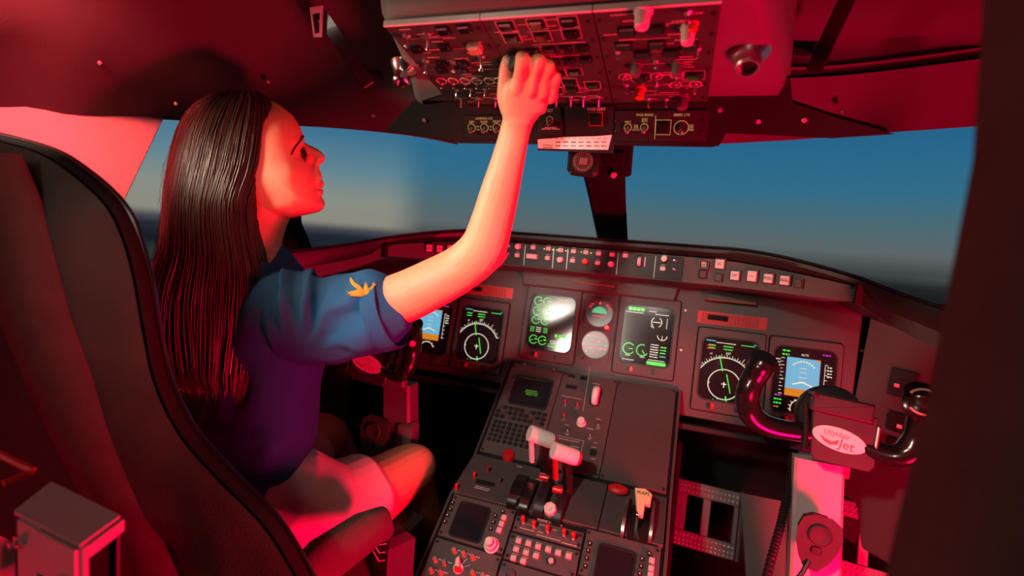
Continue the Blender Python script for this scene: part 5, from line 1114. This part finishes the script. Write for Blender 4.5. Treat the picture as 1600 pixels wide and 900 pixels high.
# face details
def wat(u, v):
    best = min(((HOd[i].lerp(hc, k/NRD)-V((u, v))).length_squared, WG[k][i]) for k in range(0, NRD, 1) for i in range(0, N0)); return best[1]
def FP(u, v, off): return P(u, v, HD)+NV*(max(0, wat(u, v))+off)
q = MB(); q.lathe([(.0105*sin(a*pi/10)+1e-5, .0105*cos(a*pi/10)) for a in range(10, -1, -1)], 16, Matrix.Translation(P(466, 242, HD)+NV*.0255)); q.build('eyeball', mat('eye_white', (.55, .5, .48), .2), wo)
M_HAIR = mat('dark_brown_hair', (.030, .017, .011), .36, spec=.55, var=.35, bscale=300)
q = MB()
for i in range(16):
    t = i/15; a = P(468+4*sin(t*3), 234+16*t, HD)+NV*(.031+.004*sin(t*3)); q.tube([a, a+RT*.004+NV*.003+UP*(.003*(1-2*t)), a+RT*.008+NV*.004+UP*(.006*(1-2*t))], [.0013, .0009, .0003], 5)
q.tube([P(465+5*sin(i/10*3), 232+19*i/10, HD)+NV*(.0318+.004*sin(i/10*3)) for i in range(11)], .0011, 6); q.build('eyelashes', M_HAIR, wo)
q = MB(); br = crl([(452, 243, 0), (457, 233, 0), (464, 224, 0), (470, 217, 0), (474.5, 212.5, 0)], 5)
q.tube([FP(p.x, p.y, .0008) for p in br], [.0005]+[.0013+.0009*i/(len(br)-3) for i in range(len(br)-3)]+[.0014, .0008], 8); q.build('eyebrow', M_HAIR, wo)
for us, nm in (([(493, 287), (500, 284.5), (505.5, 284.5), (507, 288), (503, 292), (497, 292.5)], 1), ([(494, 294.5), (501, 295.5), (506, 298), (505.5, 302), (500, 303.5)], 2)):
    q = MB(); c_ = sum((V(x) for x in us), V((0, 0)))/len(us); vs = [FP(c_.x, c_.y, .0022)]+[FP(x[0]-.6, x[1], .0004) for x in us]; q.add(vs, [(0, i, i % len(us)+1) for i in range(1, len(us)+1)]); 
    q.add([v-NV*.004 for v in vs], []); q.build('lip', M_LIP, wo, smooth=180)
q = MB(); e = P(794.5, 92, .69)-(P(794.5, 92, .69)-CAM).normalized()*.0075; fr = Fr(e, RT, UP); q.T = fr.M; q.slab(rrect(.008, .013, .0038, 4), -.003, .0012, .0008); q.T = None; q.build('thumb_nail', mat('nail', (.75, .52, .46), .2, var=.02), wo)
# ------------------------------------------------ shirt
sh = MB()
limb(sh, [c for c, a, b_ in TC[:6]]+[(-.548, -.640, .64), (-.552, -.655, .597)], [(a, b_) for c, a, b_ in TC[:5]]+[(.126, .098), (.136, .100), (.150, .104)], 32, ref=Bs, e=.06)
limb(sh, [P(455, 506, .90), P(500, 502, .888), P(545, 495, .878), P(580, 490, .870), P(606, 487, .865)], [(.068, .066), (.076, .062), (.074, .060), (.069, .058), (.064, .056)], 28, ref=UP, k=5)
limb(sh, [P(418, 440, .935), P(455, 462, .915), P(490, 480, .895)], [.044, .050, .052], 20)
def tri(a, b_, w): x = (a/w) % 1; return abs(2*x-1)
def folds(co):
    d = co-CAM; z = d @ FW; u = 800+F*(d @ RT)/z; v = 450-F*(d @ UP)/z
    f = 0
    if u > 440 and v > 425:      # creases fanning out of the armpit over the sleeve
        ang = atan2(v-560, u-470); r_ = sqrt((u-470)**2+(v-560)**2); k_ = max(0, min(1, (r_-35)/50))*max(0, min(1, (622-u)/60))*max(0, min(1, (590-v)/50))
        f = .012*k_*(.5+.5*sin(ang*12+2.5*noise.noise(V((u/60, v/60, 0)))))**1.5
    if v > 560: f += .006*sin(u/17+v/45+3*noise.noise(V((u/90, v/120, 2))))*max(0, min(1, (v-560)/60))
    f += .003*noise.noise(co*14)+.004*noise.noise(V((co.x*9, co.y*9, co.z*4)))
    return f
shirt = fuse(sh, 'shirt', mat('blue_polo_cloth', (.012, .10, .25), .85, bump=.8, bscale=1400, var=.08), .0035, 3, wo, folds)
q = MB(); c0 = P(606, 488, .8645); ax = (P(620, 484, .863)-P(600, 490, .866)).normalized()
for dx, r0 in ((0, .0575), (.013, .0565)):
    pass
a_ = (UP-ax*(UP @ ax)).normalized(); b2 = ax.cross(a_); rr = []
for dx, r0 in ((-.020, .063), (-.018, .0668), (-.002, .0668), (.008, .066), (.009, .064), (.002, .060)): rr.append([c0+ax*dx+a_*(r0*cos(t*pi/20)*1.0)+b2*(r0*sin(t*pi/20)) for t in range(40)])
q.grid(rr, True); q.build('sleeve_hem', MATS['blue_polo_cloth'], shirt)
# collar at the neck
q = MB(); rr = []
for dz, k in ((-.012, 1.14), (.012, 1.0), (.014, .96), (-.008, 1.05)): rr.append([P(402, 412, .93)+V((0, 0, dz))+RT*(.062*k*cos(t*pi/16))+UP*(-.022*cos(t*pi/16))+FW*(.058*k*sin(t*pi/16)) for t in range(32)])
q.grid(rr, True); q.build('collar', MATS['blue_polo_cloth'], shirt)
# eagle embroidery, laid on the cloth
bv = BVHTree.FromPolygons([v.co for v in shirt.data.vertices], [tuple(p.vertices) for p in shirt.data.polygons])
def oncloth(u, v, off=.0016):
    off = off*1.4+.0012
    k = ray(u, v).normalized(); h = bv.ray_cast(CAM, k)
    return (h[0]-k*off) if h[0] is not None else P(u, v, .8)
def zc(x, y): return (400+x/3, 380+y/3)
EG = [[(443, 157), (438, 172), (446, 192), (470, 212), (500, 236), (516, 226), (500, 212), (484, 195), (462, 182)],
      [(505, 210), (509, 190), (516, 181), (522, 195), (530, 214), (541, 232), (540, 252), (526, 263), (514, 250), (508, 230)],
      [(418, 224), (440, 227), (470, 219), (500, 219), (516, 232), (514, 247), (490, 250), (462, 249), (434, 247), (446, 241), (424, 236), (438, 232)],
      [(528, 212), (541, 204), (548, 194), (544, 186), (552, 190), (556, 182), (558, 192), (566, 192), (556, 199), (548, 210), (556, 214), (546, 220), (534, 226)]]
q = MB()
for pg in EG:
    c_ = sum((V(x) for x in pg), V((0, 0)))/len(pg); dn_ = []
    for i in range(len(pg)): dn_ += [V(pg[i]), V(pg[i]).lerp(V(pg[(i+1) % len(pg)]), .5)]
    vs = [oncloth(*zc(*c_), .0026)]+[oncloth(*zc(*(c_.lerp(x, .55))), .0024) for x in dn_]+[oncloth(*zc(*x), .0012) for x in dn_]; n_ = len(dn_)
    q.add(vs, [(0, 1+(i+1) % n_, 1+i) for i in range(n_)]+[(1+i, 1+(i+1) % n_, 1+n_+(i+1) % n_, 1+n_+i) for i in range(n_)])
ea = q.build('eagle_embroidery', mat('gold_thread', (.85, .50, .05), .55, bump=1, bscale=2500, var=.2), shirt, smooth=0); ea['label'] = 'gold embroidered eagle on the sleeve'
# ------------------------------------------------ shorts
so = MB()
limb(so, [(-.550, -.648, .63), (-.550, -.655, .60), (-.535, -.655, .55)], [(.118, .086), (.138, .094), (.152, .110)], 28, ref=Bs, e=.3)
limb(so, [V((-.46, -.66, .575)), P(505, 800, .98), P(545, 782, 1.03), P(563, 772, 1.06)], [(.098, .098), (.098, .10), (.088, .088), (.086, .086)], 26)
limb(so, [V((-.60, -.61, .575)), P(440, 742, 1.15), P(475, 716, 1.22)], [(.10, .10), (.095, .095), (.088, .088)], 22)
def sfold(co): return .006*noise.noise(V((co.x*14, co.y*8, co.z*20)))+.003*sin(co.x*90+co.z*60)*max(0, noise.noise(co*7))
sho = fuse(so, 'shorts', mat('pale_shorts_cloth', (.70, .60, .56), .9, bump=.6, bscale=1500, var=.05), .0035, 3, wo, sfold)
# ------------------------------------------------ hair
LB = crl([(374, 143, 0), (335, 148, 0), (300, 166, 0), (279, 197, 0), (266, 240, 0), (257, 295, 0), (253, 345, 0), (249, 385, 0), (236, 415, 0), (224, 445, 0), (219, 490, 0), (224, 540, 0), (236, 580, 0), (262, 600, 0)], 8)
RB = crl([(380, 141.5, 0), (408, 147, 0), (425, 160, 0), (433, 185, 0), (434, 215, 0), (431, 245, 0), (425, 272, 0), (413, 298, 0), (406, 325, 0), (409, 355, 0), (417, 390, 0), (427, 430, 0), (429, 475, 0), (424, 520, 0), (412, 565, 0), (396, 608, 0)], 8)
def resample(l, n):
    L_ = [0]
    for a, b_ in zip(l, l[1:]): L_.append(L_[-1]+(b_-a).length)
    o = []
    for i in range(n):
        s_ = L_[-1]*i/(n-1); j = max(k for k in range(len(L_)-1) if L_[k] <= s_+1e-9); t = (s_-L_[j])/max(1e-9, L_[j+1]-L_[j]); o.append(l[j].lerp(l[j+1], min(1, t)))
    return o
NT = 90; LBr, RBr = resample(LB, NT), resample(RB, NT)
Rh = random.Random(11); NS = 150; gro = [Rh.uniform(-1, 1) for _ in range(NS+1)]
def hairpt(s, t, out=0.0, side=1):
    i = t*(NT-1); j = min(NT-2, int(i)); f = i-j; l = LBr[j].lerp(LBr[j+1], f); r = RBr[j].lerp(RBr[j+1], f)
    ss = .5-.5*cos(pi*s) if False else s
    p = l.lerp(r, ss); 
    wob = sin(t*9+s*14)*2.2*t*t*(4*s*(1-s)); p = p+V((wob, 0, 0))
    D_ = .088*(1-math.exp(-((t+.012)*13))) ; D_ = D_*(1-max(0, t-.42)*1.15)
    base = HD-max(0, t-.35)*.05
    sh_ = max(0, 1-abs(2*s-1)**2.6)**.5
    return P(p.x, p.y, base)+NV*side*(D_*sh_+out)
rows = []
for i in range(NT+8):
    t = min(1, i/(NT-1)) ; row = []; tip = max(0, i-(NT-1))
    for k in range(NS+1):
        s_ = k/NS; g_ = gro[k]*.0022*min(1, t*8)*(4*s_*(1-s_))**.3+.0028*noise.noise(V((s_*26, t*2.5, 0)))*min(1, t*6)
        row.append(hairpt(s_, t if i < NT else 1, g_-tip*.008, 1))
    for k in range(40, 0, -1): row.append(hairpt(k/40*.998, t, -.004, -1))
    rows.append(row)
q = MB(); q.grid(rows[:NT], True); q.f.append(tuple(range((NT-1)*len(rows[0]), NT*len(rows[0])))); ha = q.build('hair', M_HAIR, wo, smooth=180)
q = MB()
for i in range(520):
    s_ = Rh.random(); t0 = Rh.uniform(.0, .5)**1.5; t1 = min(1.0, t0+Rh.uniform(.25, .8)); n_ = 12; ds = Rh.uniform(-.03, .03); o0 = Rh.uniform(.0005, .0045); pts = []
    for k in range(n_):
        t = t0+(t1-t0)*k/(n_-1); s2 = min(.995, max(.005, s_+ds*sin(t*5+i))); b_ = hairpt(s2, t, .0015+o0*sin(pi*k/(n_-1)), 1); pts.append(b_)
    q.tube(pts, [.0004]+[Rh.uniform(.0007, .0013)]*(n_-2)+[.0003], 5, caps=False)
for i in range(60):    # loose tips past the hem of the hair
    s_ = Rh.random(); a = hairpt(s_, .93, .001, 1); b_ = hairpt(s_, 1, .001, 1); d = (b_-a); q.tube([a, b_, b_+d*Rh.uniform(.1, .55)+RT*Rh.uniform(-.008, .008)], [.0013, .0013, .0003], 5, caps=False)
for i in range(26):    # flyaways at the back
    t = Rh.uniform(.25, .55); pts = [hairpt(.02, t+.03*k, .0, 1)-RT*(.003+.004*sin(k*.9+i))*Rh.uniform(.3, 1.6) for k in range(7)]; q.tube(pts, .00022, 4, caps=False)
tag(q.build('hair_strands', M_HAIR, ha, smooth=180), kind='stuff')
# knob between her fingers
x, y = oa(1, 806, 88); knob(ohp[1], x, y, .009, .020, M_DARK).matrix_basis = T(x, y, .001)
